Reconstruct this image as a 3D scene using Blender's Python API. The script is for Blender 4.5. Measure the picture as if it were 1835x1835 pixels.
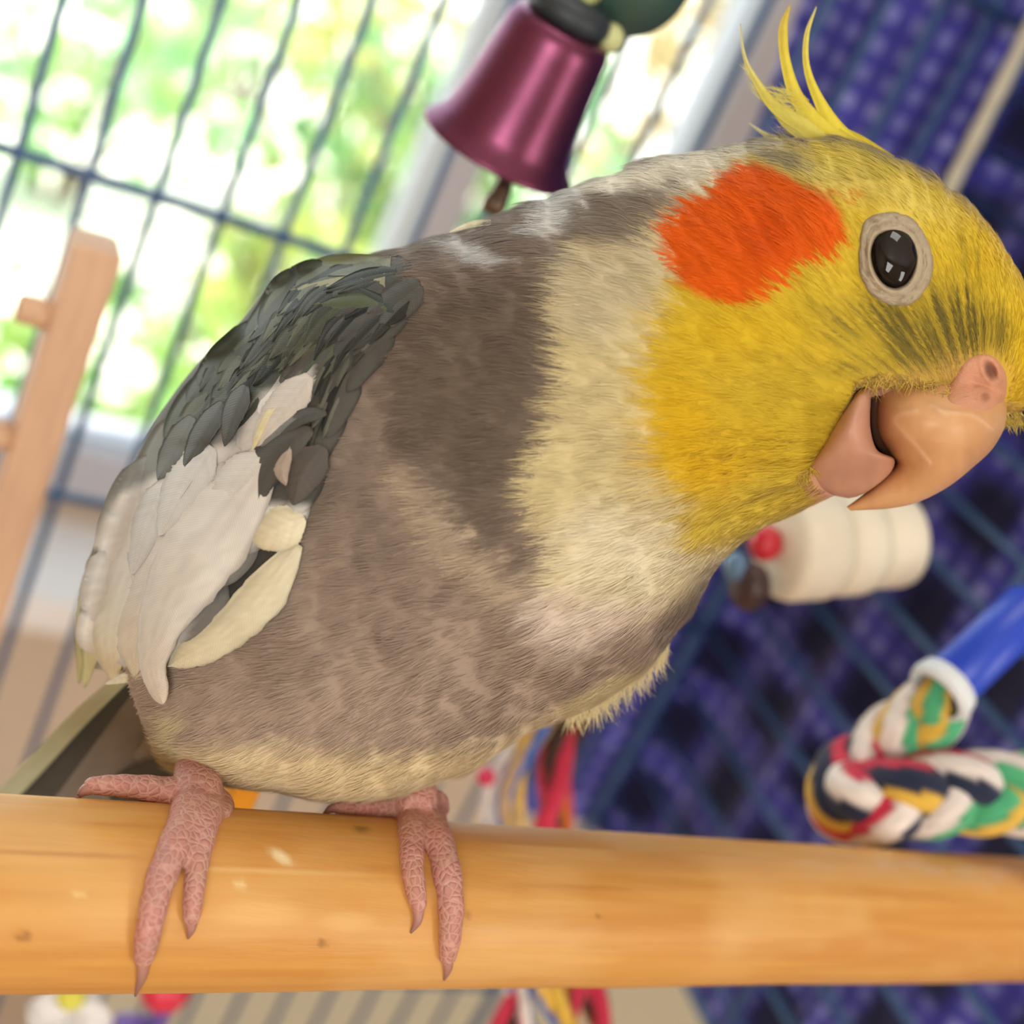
import bpy, bmesh, math, random
import numpy as np
from mathutils import Vector, Matrix
from mathutils.bvhtree import BVHTree

for o in list(bpy.data.objects):
    bpy.data.objects.remove(o)
SC = bpy.context.scene
COL = SC.collection
rng = np.random.default_rng(7)
random.seed(7)

# ---------------------------------------------------------------- camera, world, light
F = 2500.0                       # focal length of the photograph in pixels (frame 1835 x 1835)
HALF = 917.5
CX = np.array([0.86132865, 0.20577735, 0.46450903])     # cage right, as seen in the camera's axes (x right, y down, z forward)
CU = np.array([0.40282924, -0.83375231, -0.37760521])   # up
CD = np.array([-0.30958287, -0.51236001, 0.80102788])   # into the cage
CAMZ = 1.25
CAM = np.array([0.0, 0.0, CAMZ])

cam_data = bpy.data.cameras.new('camera')
cam = bpy.data.objects.new('camera', cam_data)
COL.objects.link(cam)
right = np.array([CX[0], CD[0], CU[0]])
down = np.array([CX[1], CD[1], CU[1]])
fwd = np.array([CX[2], CD[2], CU[2]])
M = Matrix.Identity(4)
for i in range(3):
    M[i][0] = right[i]; M[i][1] = -down[i]; M[i][2] = -fwd[i]; M[i][3] = CAM[i]
cam.matrix_world = M
cam_data.sensor_width = 36.0
cam_data.sensor_fit = 'HORIZONTAL'
cam_data.lens = 36.0 * F / 1835.0
cam_data.clip_start = 0.005
cam_data.clip_end = 200.0
cam_data.dof.use_dof = True
cam_data.dof.focus_distance = 0.143
cam_data.dof.aperture_fstop = 16.5
SC.camera = cam

SC.view_settings.view_transform = 'Standard'
SC.view_settings.look = 'None'
SC.view_settings.exposure = -0.12
SC.view_settings.gamma = 1.0
SC.view_settings.use_curve_mapping = False
SC.cycles.use_denoising = True
SC.cycles.max_bounces = 8
SC.cycles.diffuse_bounces = 4
SC.cycles.transparent_max_bounces = 12
SC.cycles.caustics_reflective = False
SC.cycles.caustics_refractive = False
SC.cycles.sample_clamp_indirect = 4.0

world = bpy.data.worlds.new('sky')
SC.world = world
world.use_nodes = True
wbg = world.node_tree.nodes['Background']
wbg.inputs['Color'].default_value = (0.80, 0.90, 1.0, 1)
wbg.inputs['Strength'].default_value = 3.4

def lamp(name, kind, loc, aim, energy, color, size=None):
    d = bpy.data.lights.new(name, kind)
    d.energy = energy; d.color = color
    if kind == 'AREA':
        d.shape = 'RECTANGLE'; d.size, d.size_y = size
    o = bpy.data.objects.new(name, d); COL.objects.link(o)
    o.location = loc
    o.rotation_euler = (Vector(aim) - Vector(loc)).to_track_quat('-Z', 'Y').to_euler()
    return o

sun = lamp('sun', 'SUN', (3.0, 3, 6), (0.6, 2.55, 1.0), 11.0, (1.0, 0.95, 0.86))
sun.data.angle = math.radians(0.6)
# assumed daylight from behind the camera: two area lamps before a windowless wall
lamp('assumed_front_light', 'AREA', (-0.75, -1.93, 1.50), (0.05, 0.15, 1.2), 40.0, (1.0, 0.985, 0.96), (1.1, 1.2))
lamp('assumed_side_light', 'AREA', (1.25, -1.93, 1.35), (0.05, 0.15, 1.2), 26.0, (1.0, 0.97, 0.92), (0.8, 1.2))

lamp('top_fill_light', 'AREA', (0.15, 0.25, 2.44), (0.1, 0.2, 0.0), 4.0, (1.0, 0.97, 0.92), (0.5, 0.5))  # added overhead fill, brightens the bird's crown and nape and the perch top

# ---------------------------------------------------------------- helpers
def srgb(*c):
    c = np.array(c, float) / 255.0
    return np.where(c <= 0.04045, c / 12.92, ((c + 0.055) / 1.055) ** 2.4)

def lin4(c):
    r = srgb(*c)
    return (float(r[0]), float(r[1]), float(r[2]), 1.0)

def P(px, py, z):
    """a point seen at a pixel, z cm along the view axis -> camera-axes cm"""
    px = np.asarray(px, float); py = np.asarray(py, float); z = np.asarray(z, float)
    px, py, z = np.broadcast_arrays(px, py, z)
    return np.stack([(px - HALF) / F * z, (py - HALF) / F * z, z], -1)

def to_px(c):
    return c[..., 0] / c[..., 2] * F + HALF, c[..., 1] / c[..., 2] * F + HALF

def c2w(c):
    c = np.asarray(c, float)
    return CAM + 0.01 * np.stack([c @ CX, c @ CD, c @ CU], -1)

def w2c(w):
    w = (np.asarray(w, float) - CAM) * 100.0
    return w[..., 0:1] * CX + w[..., 1:2] * CD + w[..., 2:3] * CU

def K(x, y, z):
    """cage axes in cm (camera at the origin) -> world metres"""
    return CAM + 0.01 * np.stack(np.broadcast_arrays(np.asarray(x, float), np.asarray(y, float), np.asarray(z, float)), -1)

def onY(px, py, Y):
    c = P(px, py, 1.0)
    w = np.array([c @ CX, c @ CD, c @ CU])
    return w * (Y / w[1])

def _h(ix, iy, seed):
    n = (ix.astype(np.int64) * 374761393 + iy.astype(np.int64) * 668265263 + seed * 1442695041) & 0xffffffff
    n = ((n ^ (n >> 13)) * 1274126177) & 0xffffffff
    return ((n ^ (n >> 16)) & 0xffff) / 65535.0

def vn(x, y, seed=0):
    """value noise, 0..1"""
    x = np.asarray(x, float); y = np.asarray(y, float)
    x, y = np.broadcast_arrays(x, y)
    ix = np.floor(x); iy = np.floor(y)
    fx = x - ix; fy = y - iy
    fx = fx * fx * (3 - 2 * fx); fy = fy * fy * (3 - 2 * fy)
    a = _h(ix, iy, seed); b = _h(ix + 1, iy, seed); c = _h(ix, iy + 1, seed); d = _h(ix + 1, iy + 1, seed)
    return (a * (1 - fx) + b * fx) * (1 - fy) + (c * (1 - fx) + d * fx) * fy

def fbm(x, y, seed=0, n=3):
    s = 0; a = 0.5; t = 0
    for k in range(n):
        s = s + a * vn(x * 2 ** k, y * 2 ** k, seed + k * 17); t += a; a *= 0.5
    return s / t

def sdpoly(x, y, poly):
    """signed distance to a polygon, negative inside"""
    p = np.array(poly, float)
    d = np.full(x.shape, 1e18); inside = np.zeros(x.shape, bool)
    n = len(p)
    for i in range(n):
        a = p[i]; b = p[(i + 1) % n]
        ex, ey = b - a
        wx = x - a[0]; wy = y - a[1]
        t = np.clip((wx * ex + wy * ey) / max(ex * ex + ey * ey, 1e-9), 0, 1)
        d = np.minimum(d, (wx - ex * t) ** 2 + (wy - ey * t) ** 2)
        c = (a[1] > y) != (b[1] > y)
        if abs(ey) > 1e-9:
            inside ^= c & (x < ex * (y - a[1]) / ey + a[0])
    d = np.sqrt(d)
    return np.where(inside, -d, d)

def catmull(pts, n):
    """smooth curve through pts (k,m), n samples"""
    p = np.array(pts, float)
    k = len(p)
    e = np.vstack([2 * p[0] - p[1], p, 2 * p[-1] - p[-2]])
    t = np.linspace(0, k - 1, n)
    i = np.minimum(t.astype(int), k - 2); u = (t - i)[:, None]
    a, b, c, d = e[i], e[i + 1], e[i + 2], e[i + 3]
    return 0.5 * ((2 * b) + (c - a) * u + (2 * a - 5 * b + 4 * c - d) * u ** 2 + (3 * b - a - 3 * c + d) * u ** 3)

def norm(v):
    return v / np.maximum(np.linalg.norm(v, axis=-1, keepdims=True), 1e-12)

def thing(name, label, cat, loc, group=None):
    o = bpy.data.objects.new(name, None); COL.objects.link(o)
    o.location = Vector([float(v) for v in loc]); o.empty_display_size = 0.02
    o['label'] = label; o['category'] = cat
    if group: o['group'] = group
    return o

def origin(o):
    v = np.zeros(3)
    while o is not None:
        v = v + np.array(o.location); o = o.parent
    return v

def mesh_obj(name, verts, faces, mat, parent=None, smooth=True, col=None, uv=None, kind=None, base=None):
    """one mesh object from world-space vertices"""
    verts = np.asarray(verts, float).reshape(-1, 3)
    off = origin(parent) if parent is not None else (verts.mean(0) if base is None else np.asarray(base, float))
    me = bpy.data.meshes.new(name)
    if isinstance(faces, np.ndarray):
        nf, k = faces.shape
        me.vertices.add(len(verts)); me.loops.add(nf * k); me.polygons.add(nf)
        me.vertices.foreach_set('co', (verts - off).astype(np.float32).ravel())
        me.loops.foreach_set('vertex_index', faces.astype(np.int32).ravel())
        me.polygons.foreach_set('loop_start', np.arange(0, nf * k, k, dtype=np.int32))
        me.update(calc_edges=True)
    else:
        me.from_pydata([tuple(v) for v in (verts - off)], [], [tuple(int(i) for i in f) for f in faces])
    me.validate()
    me.polygons.foreach_set('use_smooth', np.full(len(me.polygons), smooth, bool))
    if col is not None:
        a = me.color_attributes.new('Col', 'FLOAT_COLOR', 'POINT')
        c = np.ones((len(verts), 4), np.float32); c[:, :3] = np.clip(np.asarray(col), 0, 1)
        a.data.foreach_set('color', c.ravel())
    if uv is not None:
        l = me.uv_layers.new(name='UVMap')
        idx = np.empty(len(me.loops), np.int32); me.loops.foreach_get('vertex_index', idx)
        l.data.foreach_set('uv', np.asarray(uv, np.float32)[idx].ravel())
    me.materials.append(mat)
    o = bpy.data.objects.new(name, me); COL.objects.link(o)
    if parent is not None: o.parent = parent
    else: o.location = Vector([float(v) for v in off])
    if kind: o['kind'] = kind
    return o

def grid_faces(n, m, wrap=False):
    i = np.arange(n - 1)[:, None]; j = np.arange(m if wrap else m - 1)[None]
    j2 = (j + 1) % m
    f = np.stack([i * m + j, i * m + j2, (i + 1) * m + j2, (i + 1) * m + j], -1)
    return f.reshape(-1, 4)

def tube(path, rad, m=12, flat=None, cap=True):
    """world-space or camera-space tube along path (n,3) with radii (n,) -> verts, faces"""
    path = np.asarray(path, float); n = len(path)
    rad = np.broadcast_to(np.asarray(rad, float), (n,))
    t = norm(np.gradient(path, axis=0))
    ref = np.array([0.31, 0.17, 0.93])
    if abs(t[0] @ ref) > 0.9: ref = np.array([0.9, 0.2, 0.1])
    u = norm(np.cross(t[0], ref)); us = []
    for k in range(n):
        u = norm(u - t[k] * (u @ t[k])); us.append(u)
    us = np.array(us); vs = np.cross(t, us)
    a = np.linspace(0, 2 * np.pi, m, endpoint=False)
    v = path[:, None] + rad[:, None, None] * (us[:, None] * np.cos(a)[None, :, None] + vs[:, None] * np.sin(a)[None, :, None])
    v = v.reshape(-1, 3)
    f = [tuple(q) for q in grid_faces(n, m, True)]
    if cap:
        f.append(tuple(range(m - 1, -1, -1))); f.append(tuple(range((n - 1) * m, n * m)))
    return v, f

def join(parts):
    V = []; Fc = []; o = 0
    for v, f in parts:
        v = np.asarray(v); V.append(v); Fc += [tuple(int(i) + o for i in q) for q in f]; o += len(v)
    return np.vstack(V), Fc

def box(c, s, bev=0.0, axes=None):
    """bevelled box: centre, full sizes -> verts, faces (world)"""
    bm = bmesh.new(); bmesh.ops.create_cube(bm, size=1.0)
    for v in bm.verts: v.co = Vector((v.co.x * s[0], v.co.y * s[1], v.co.z * s[2]))
    if bev > 0:
        bmesh.ops.bevel(bm, geom=list(bm.edges), offset=bev, segments=3, affect='EDGES', profile=0.5)
    v = np.array([tuple(x.co) for x in bm.verts]); bm.verts.index_update()
    f = [tuple(x.index for x in q.verts) for q in bm.faces]
    bm.free()
    if axes is not None: v = v @ np.asarray(axes)
    return v + np.asarray(c), f

def lathe(profile, m=48, axis=(0, 0, 1), c=(0, 0, 0)):
    """profile rows (radius, height along axis)"""
    ax = norm(np.array(axis, float)); ref = np.array([1.0, 0, 0]) if abs(ax[0]) < 0.9 else np.array([0, 1.0, 0])
    u = norm(np.cross(ax, ref)); w = np.cross(ax, u)
    pr = np.array(profile, float); a = np.linspace(0, 2 * np.pi, m, endpoint=False)
    v = np.asarray(c) + pr[:, None, 1:2] * ax + pr[:, None, 0:1] * (u * np.cos(a)[None, :, None] + w * np.sin(a)[None, :, None])
    f = [tuple(q) for q in grid_faces(len(pr), m, True)]
    return v.reshape(-1, 3), f

def ball(c, r, m=24):
    a = np.linspace(0, np.pi, m // 2 + 1)
    return lathe([(max(r * math.sin(t), 1e-6), -r * math.cos(t)) for t in a], m, c=c)

# ---------------------------------------------------------------- materials
def material(name):
    m = bpy.data.materials.new(name); m.use_nodes = True
    return m, m.node_tree, m.node_tree.nodes['Principled BSDF']

def node(nt, kind, **kw):
    n = nt.nodes.new(kind)
    for k, v in kw.items():
        if k in n.inputs: n.inputs[k].default_value = v
        else: setattr(n, k, v)
    return n

def mat(name, c, rough=0.6, metal=0.0, noise=0.08, scale=200.0, bump=0.0, bscale=None, coat=0.0, stretch=None, sheen=0.0):
    """plain procedural material: colour with a little noise and relief"""
    m, nt, b = material(name); L = nt.links
    tc = node(nt, 'ShaderNodeTexCoord')
    src = tc.outputs['Object']
    if stretch:
        mp = node(nt, 'ShaderNodeMapping'); mp.inputs['Scale'].default_value = stretch
        L.new(src, mp.inputs['Vector']); src = mp.outputs['Vector']
    nz = node(nt, 'ShaderNodeTexNoise', Scale=scale, Detail=4.0)
    L.new(src, nz.inputs['Vector'])
    mx = node(nt, 'ShaderNodeMix', data_type='RGBA')
    base = np.array(lin4(c)[:3])
    mx.inputs['A'].default_value = (*np.clip(base * (1 - 2 * noise), 0, 1), 1)
    mx.inputs['B'].default_value = (*np.clip(base * (1 + 2 * noise), 0, 1), 1)
    L.new(nz.outputs['Fac'], mx.inputs['Factor'])
    L.new(mx.outputs['Result'], b.inputs['Base Color'])
    b.inputs['Roughness'].default_value = rough; b.inputs['Metallic'].default_value = metal
    b.inputs['Coat Weight'].default_value = coat
    b.inputs['Sheen Weight'].default_value = sheen
    if bump:
        n2 = node(nt, 'ShaderNodeTexNoise', Scale=bscale or scale * 3, Detail=3.0); L.new(src, n2.inputs['Vector'])
        bp = node(nt, 'ShaderNodeBump', Strength=bump, Distance=0.0005); L.new(n2.outputs['Fac'], bp.inputs['Height'])
        L.new(bp.outputs['Normal'], b.inputs['Normal'])
    return m

def mat_col(name, rough=0.7, bump=0.0, bscale=2000.0, stretch=None, sheen=0.0, spec=0.3, coat=0.0):
    """colour from the mesh's own colour attribute, with fine noise relief"""
    m, nt, b = material(name); L = nt.links
    at = node(nt, 'ShaderNodeVertexColor', layer_name='Col')
    L.new(at.outputs['Color'], b.inputs['Base Color'])
    b.inputs['Roughness'].default_value = rough
    b.inputs['Specular IOR Level'].default_value = spec
    b.inputs['Sheen Weight'].default_value = sheen
    b.inputs['Coat Weight'].default_value = coat
    if bump:
        tc = node(nt, 'ShaderNodeTexCoord'); src = tc.outputs['Object']
        if stretch:
            mp = node(nt, 'ShaderNodeMapping'); mp.inputs['Scale'].default_value = stretch
            L.new(src, mp.inputs['Vector']); src = mp.outputs['Vector']
        n2 = node(nt, 'ShaderNodeTexNoise', Scale=bscale, Detail=3.0); L.new(src, n2.inputs['Vector'])
        bp = node(nt, 'ShaderNodeBump', Strength=bump, Distance=0.0002); L.new(n2.outputs['Fac'], bp.inputs['Height'])
        L.new(bp.outputs['Normal'], b.inputs['Normal'])
    return m

def mat_feather(name):
    """vane colour from the attribute, fine barbs from the feather's own UV (cm)"""
    m = mat_col(name, rough=0.62, sheen=0.04, spec=0.2); nt = m.node_tree; L = nt.links; b = nt.nodes['Principled BSDF']
    uv = node(nt, 'ShaderNodeUVMap'); sp = node(nt, 'ShaderNodeSeparateXYZ'); L.new(uv.outputs['UV'], sp.inputs[0])
    ml = node(nt, 'ShaderNodeMath', operation='MULTIPLY'); ml.inputs[1].default_value = 0.9; L.new(sp.outputs['Y'], ml.inputs[0])
    sb = node(nt, 'ShaderNodeMath', operation='SUBTRACT'); L.new(sp.outputs['X'], sb.inputs[0]); L.new(ml.outputs[0], sb.inputs[1])
    sc = node(nt, 'ShaderNodeMath', operation='MULTIPLY'); sc.inputs[1].default_value = 190.0; L.new(sb.outputs[0], sc.inputs[0])
    sn = node(nt, 'ShaderNodeMath', operation='SINE'); L.new(sc.outputs[0], sn.inputs[0])
    bp = node(nt, 'ShaderNodeBump', Strength=0.12, Distance=0.0001); L.new(sn.outputs[0], bp.inputs['Height'])
    L.new(bp.outputs['Normal'], b.inputs['Normal'])
    return m

MT = {}
MT['plumage'] = mat_col('plumage_skin', rough=0.85, bump=0.25, bscale=1500.0, sheen=0.2, spec=0.15)
MT['barbs'] = mat_col('plumage_barbs', rough=0.8, sheen=0.1, spec=0.15)
MT['feather'] = mat_feather('feather_vane')
MT['horn'] = mat_col('beak_horn', rough=0.42, bump=0.15, bscale=900.0, spec=0.4)
MT['skin'] = mat_col('bare_skin', rough=0.55, bump=0.5, bscale=3000.0, spec=0.35)
MT['eye'] = mat('eye_black', (22, 17, 14), rough=0.03, noise=0.02)
MT['dark'] = mat('gape_shade_brown', (74, 44, 26), rough=0.9)
MT['wood_perch'] = mat_col('perch_wood', rough=0.42, bump=0.25, bscale=1800.0, stretch=(0.1, 1, 1), spec=0.35)
MT['bar'] = mat('bar_paint', (64, 98, 140), rough=0.32, noise=0.05)
MT['cloth'] = mat_col('checked_cloth', rough=0.9, bump=0.4, bscale=2500.0, sheen=0.2, spec=0.1)
MT['rope'] = mat_col('cotton_rope', rough=0.9, bump=0.5, bscale=2500.0, sheen=0.2, spec=0.1)
MT['wood_post'] = mat('post_wood', (224, 184, 150), rough=0.6, noise=0.1, scale=120, bump=0.2, stretch=(6, 6, 0.6))

def mat_foot():
    m = mat_col('foot_scales', rough=0.5, spec=0.35); nt = m.node_tree; L = nt.links; b = nt.nodes['Principled BSDF']
    at = [n for n in nt.nodes if n.type == 'VERTEX_COLOR'][0]
    nt.nodes.remove(at)
    tc = node(nt, 'ShaderNodeTexCoord')
    vo = node(nt, 'ShaderNodeTexVoronoi', feature='DISTANCE_TO_EDGE', Scale=1250.0); L.new(tc.outputs['Object'], vo.inputs['Vector'])
    rp = node(nt, 'ShaderNodeValToRGB'); L.new(vo.outputs['Distance'], rp.inputs['Fac'])
    rp.color_ramp.elements[0].color = lin4((224, 172, 156)); rp.color_ramp.elements[1].color = lin4((208, 146, 132))
    rp.color_ramp.elements[0].position = 0.03; rp.color_ramp.elements[1].position = 0.14
    nz = node(nt, 'ShaderNodeTexNoise', Scale=260.0); L.new(tc.outputs['Object'], nz.inputs['Vector'])
    mx = node(nt, 'ShaderNodeMix', data_type='RGBA', blend_type='MULTIPLY'); mx.inputs['Factor'].default_value = 0.5
    L.new(rp.outputs['Color'], mx.inputs['A']); L.new(nz.outputs['Color'], mx.inputs['B'])
    hs = node(nt, 'ShaderNodeMix', data_type='RGBA'); hs.inputs['Factor'].default_value = 0.55
    L.new(mx.outputs['Result'], hs.inputs['A']); L.new(rp.outputs['Color'], hs.inputs['B'])
    L.new(hs.outputs['Result'], b.inputs['Base Color'])
    mr = node(nt, 'ShaderNodeMapRange'); mr.inputs['From Max'].default_value = 0.25; L.new(vo.outputs['Distance'], mr.inputs['Value'])
    bp = node(nt, 'ShaderNodeBump', Strength=0.5, Distance=0.0003); L.new(mr.outputs['Result'], bp.inputs['Height'])
    L.new(bp.outputs['Normal'], b.inputs['Normal'])
    b.inputs['Subsurface Weight'].default_value = 0.0
    return m
MT['foot'] = mat_foot()

# ---------------------------------------------------------------- the room
def structure(name, v, f, m, smooth=False, base=None):
    o = mesh_obj(name, v, f, m, None, smooth, base=base); o['kind'] = 'structure'; return o

M_wall = mat('wall_paint', (206, 188, 168), rough=0.9, noise=0.03, scale=30)
M_white = mat('white_paint', (236, 234, 232), rough=0.45, noise=0.02, scale=60)
M_frame = mat('window_frame_paint', (186, 186, 194), rough=0.45, noise=0.02, scale=60)
M_floor = mat('floor_boards', (206, 172, 136), rough=0.5, noise=0.15, scale=8, stretch=(1, 12, 1))
FZ = -125.0
WX0, WX1, WZ0, WZ1 = -85.0, 53.5, -45.5, 95.0      # window opening, cm from the camera
WY = 80.0
def kbox(x0, x1, y0, y1, z0, z1, bev=0.0):
    return box(K((x0 + x1) / 2, (y0 + y1) / 2, (z0 + z1) / 2), ((x1 - x0) / 100, (y1 - y0) / 100, (z1 - z0) / 100), bev)

wb = join([kbox(-170, WX0, WY, WY + 14, FZ, 125), kbox(WX1, 220, WY, WY + 14, FZ, 125),
           kbox(WX0, WX1, WY, WY + 14, FZ, WZ0), kbox(WX0, WX1, WY, WY + 14, WZ1, 125)])
structure('wall_back', *wb, M_wall)
structure('wall_left', *kbox(-182, -170, -212, WY + 14, FZ, 125), M_wall)
structure('wall_right', *kbox(220, 232, -212, WY + 14, FZ, 125), M_wall)
structure('wall_front', *kbox(-182, 232, -212, -200, FZ, 125), M_wall)
structure('ceiling', *kbox(-182, 232, -212, WY + 14, 125, 135), M_white)
structure('floor', *kbox(-182, 232, -212, WY + 14, FZ - 8, FZ), M_floor)

# window: frame, mullion, pane, sill
win = bpy.data.objects.new('window_1', None); COL.objects.link(win)
win.location = Vector(K(-20, WY + 5, WZ0)); win['kind'] = 'structure'
def wpart(name, b, m): return mesh_obj(name, b[0], b[1], m, win, False)
wpart('frame', join([kbox(WX0, WX1, WY + 3, WY + 9, WZ0, WZ0 + 3.4, .002), kbox(WX0, WX1, WY + 3, WY + 9, WZ1 - 4, WZ1, .002),
                     kbox(WX0, WX0 + 4, WY + 3, WY + 9, WZ0 + 3.4, WZ1 - 4, .002), kbox(WX1 - 4, WX1, WY + 3, WY + 9, WZ0 + 3.4, WZ1 - 4, .002)]), M_frame)
wpart('mullion', kbox(32.2, 35.0, WY + 2, WY + 8, WZ0 + 3.4, WZ1 - 4, .003), M_frame)
wpart('sill', kbox(WX0 - 5, WX1 + 5, 70.5, WY + 3, WZ0 - 2.6, WZ0 - 0.2, .004), M_white)
def mat_glass():
    m, nt, b = material('window_glass'); L = nt.links; nt.nodes.remove(b)
    out = [n for n in nt.nodes if n.type == 'OUTPUT_MATERIAL'][0]
    tr = node(nt, 'ShaderNodeBsdfTransparent'); tr.inputs['Color'].default_value = (0.96, 0.98, 0.97, 1)
    gl = node(nt, 'ShaderNodeBsdfGlossy', Roughness=0.01)
    fr = node(nt, 'ShaderNodeFresnel', IOR=1.35)
    mx = node(nt, 'ShaderNodeMixShader'); L.new(fr.outputs[0], mx.inputs[0]); L.new(tr.outputs[0], mx.inputs[1]); L.new(gl.outputs[0], mx.inputs[2])
    L.new(mx.outputs[0], out.inputs['Surface'])
    return m
M_glass = mat_glass()
wpart('pane', kbox(WX0 + 4, 32.2, WY + 5.2, WY + 5.8, WZ0 + 3.4, WZ1 - 4), M_glass)
wpart('pane', kbox(35.0, WX1 - 4, WY + 5.2, WY + 5.8, WZ0 + 3.4, WZ1 - 4), M_glass)

# ---------------------------------------------------------------- the garden beyond the window
M_pave = mat('pale_paving', (225, 220, 205), rough=0.9, noise=0.12, scale=3)
gnd = structure('garden_ground', *kbox(-1200, 1500, WY + 14, 2600, FZ - 8, FZ - 2), M_pave)

def mat_leaf(name, c):
    m, nt, b = material(name); L = nt.links
    out = [n for n in nt.nodes if n.type == 'OUTPUT_MATERIAL'][0]
    at = node(nt, 'ShaderNodeVertexColor', layer_name='Col')
    L.new(at.outputs['Color'], b.inputs['Base Color']); b.inputs['Roughness'].default_value = 0.4
    tl = node(nt, 'ShaderNodeBsdfTranslucent'); L.new(at.outputs['Color'], tl.inputs['Color'])
    mx = node(nt, 'ShaderNodeMixShader'); mx.inputs[0].default_value = 0.5
    L.new(b.outputs[0], mx.inputs[1]); L.new(tl.outputs[0], mx.inputs[2]); L.new(mx.outputs[0], out.inputs['Surface'])
    return m
M_leaf = mat_leaf('leaf', None)
M_stem = mat('shrub_bark', (120, 100, 76), rough=0.9)
def shrub(x, y, h, w, n, c, label, leaf=6.0, z0=FZ, seed=0, lo=0.1):
    """a garden shrub: woody stems and a cloud of pointed leaves"""
    r = np.random.default_rng(seed)
    t = thing('garden_shrub', label, 'shrub', K(x, y, z0), 'shrubs outside the window')
    stems = []
    tips = []
    for k in range(9):
        a = r.uniform(0, 6.28); rr = w * r.uniform(.3, .95)
        tip = np.array([x + rr * math.cos(a), y + rr * math.sin(a) * .7, z0 + h * r.uniform(.6, .98)])
        base = np.array([x + 3 * math.cos(a), y + 3 * math.sin(a), z0 - 1])
        mid = (base + tip) / 2 + np.array([0, 0, h * .12])
        p = catmull([base, mid, tip], 8); tips.append(p)
        stems.append(tube(K(p[:, 0], p[:, 1], p[:, 2]), np.linspace(.012, .004, 8), 6))
    mesh_obj('stem', *join(stems), M_stem, t)
    u = norm(r.normal(size=(n, 3))); rad = r.uniform(0, 1, n)[:, None] ** .4
    pos = np.array([x, y, z0 + h * (.5 + lo / 2)]) + u * rad * np.array([w, w * .8, h * (.5 - lo / 2)])
    d = norm(r.normal(size=(n, 3)) + [0, 0, -.3]); s = norm(np.cross(d, r.normal(size=(n, 3)))); nn = np.cross(d, s)
    L = leaf * r.uniform(.6, 1.3, n)[:, None]
    W_ = L * .3
    vs = np.stack([pos, pos + d * L * .35 + s * W_ + nn * L * .05, pos + d * L * .5 - nn * L * .03, pos + d * L * .35 - s * W_ + nn * L * .05, pos + d * L - nn * L * .12], 1)
    base = np.arange(n)[:, None] * 5
    f = np.concatenate([base + [0, 1, 2], base + [0, 2, 3], base + [1, 4, 2], base + [2, 4, 3]], 0)
    cc = srgb(*c)[None] * r.uniform(.75, 1.5, n)[:, None]
    cc = cc * .8 + cc.mean(1, keepdims=True) * .2
    cc = cc * (1 + (r.uniform(-.15, .35, n)[:, None]) * np.array([1, .3, -.5]))
    v = K(vs.reshape(-1, 3)[:, 0], vs.reshape(-1, 3)[:, 1], vs.reshape(-1, 3)[:, 2])
    mesh_obj('foliage', v, f, M_leaf, t, False, col=np.repeat(cc, 5, 0), kind='stuff')
    return t
shrub(34, 200, 52, 40, 165, (120, 170, 70), 'low bright green shrub nearest the window, lower left of the view outside', 11, seed=1)
shrub(92, 262, 62, 34, 236, (150, 175, 80), 'yellow-green shrub just outside, below the cage crossbar', 11, seed=2)
shrub(140, 345, 90, 50, 253, (110, 160, 95), 'mid green shrub behind the yellow-green one, left of the mullion', 13, seed=3)
shrub(52, 400, 62, 50, 165, (140, 190, 120), 'pale green sparse shrub farther out at the left of the view', 14, seed=4)
shrub(150, 440, 104, 50, 236, (170, 180, 95), 'olive-yellow shrub outside, seen around the purple bell', 14, seed=5)
shrub(282, 500, 165, 78, 341, (165, 150, 105), 'dry brownish bush outside at the right end of the window', 16, seed=6)
shrub(140, 600, 72, 70, 143, (150, 190, 130), 'far pale green shrub at the top of the view outside', 18, seed=7)

def storage_box():
    t = thing('storage_box', 'cream lidded storage box on the floor between the cage and the wall', 'box', K(62, 68, FZ))
    mesh_obj('body', *kbox(28, 96, 58, 79, FZ, -81, .012), mat('cream_plastic', (214, 208, 182), rough=.5, noise=.03), t, False)
    mesh_obj('lid', *kbox(27, 97, 57, 79.6, -81, -77, .012), mat('cream_plastic_lid', (220, 214, 190), rough=.5, noise=.03), t, False)
storage_box()

# ---------------------------------------------------------------- the cage
YB, XB = 30.0, 25.03          # planes of the back and the right side of the cage
ZB, ZT = -44.0, 16.0
cage = thing('bird_cage', 'blue-grey painted wire bird cage with upright bars, seen from inside', 'cage', K(10, YB, ZB))
def rod(a, b, r, m=10):
    a = np.array(a, float); b = np.array(b, float)
    t = np.linspace(0, 1, 3)[:, None]
    return tube(a + (b - a) * t, r, m)
proto = None
for k in range(-4, 15):
    x = 3.07 + 1.459 * k
    if proto is None:
        v, f = rod(K(x, YB, ZB), K(x, YB, ZT), 0.00105)
        proto = mesh_obj('bar', v, f, MT['bar'], cage); x0 = x
    else:
        c = proto.copy(); COL.objects.link(c); c.parent = cage; c.location.x = (x - x0) / 100.0
for z in (-8.73, -16.35, 2.05, -31.5):
    mesh_obj('cross_bar', *rod(K(-6, YB - 0.2, z), K(XB, YB - 0.2, z), 0.0013), MT['bar'], cage)
mesh_obj('corner_post', *rod(K(XB, YB, ZB), K(XB, YB, ZT), 0.0018), MT['bar'], cage)
for z in (0.5, -0.87, -2.1, -3.6, -5.1, -6.6, -8.25, -9.75, -11.4, -13.0, -14.6, -16.3, -18.1, -19.7, -21.2, -22.7):
    mesh_obj('side_bar', *rod(K(XB, 9.5, z), K(XB, YB, z), 0.00105), MT['bar'], cage)
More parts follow.
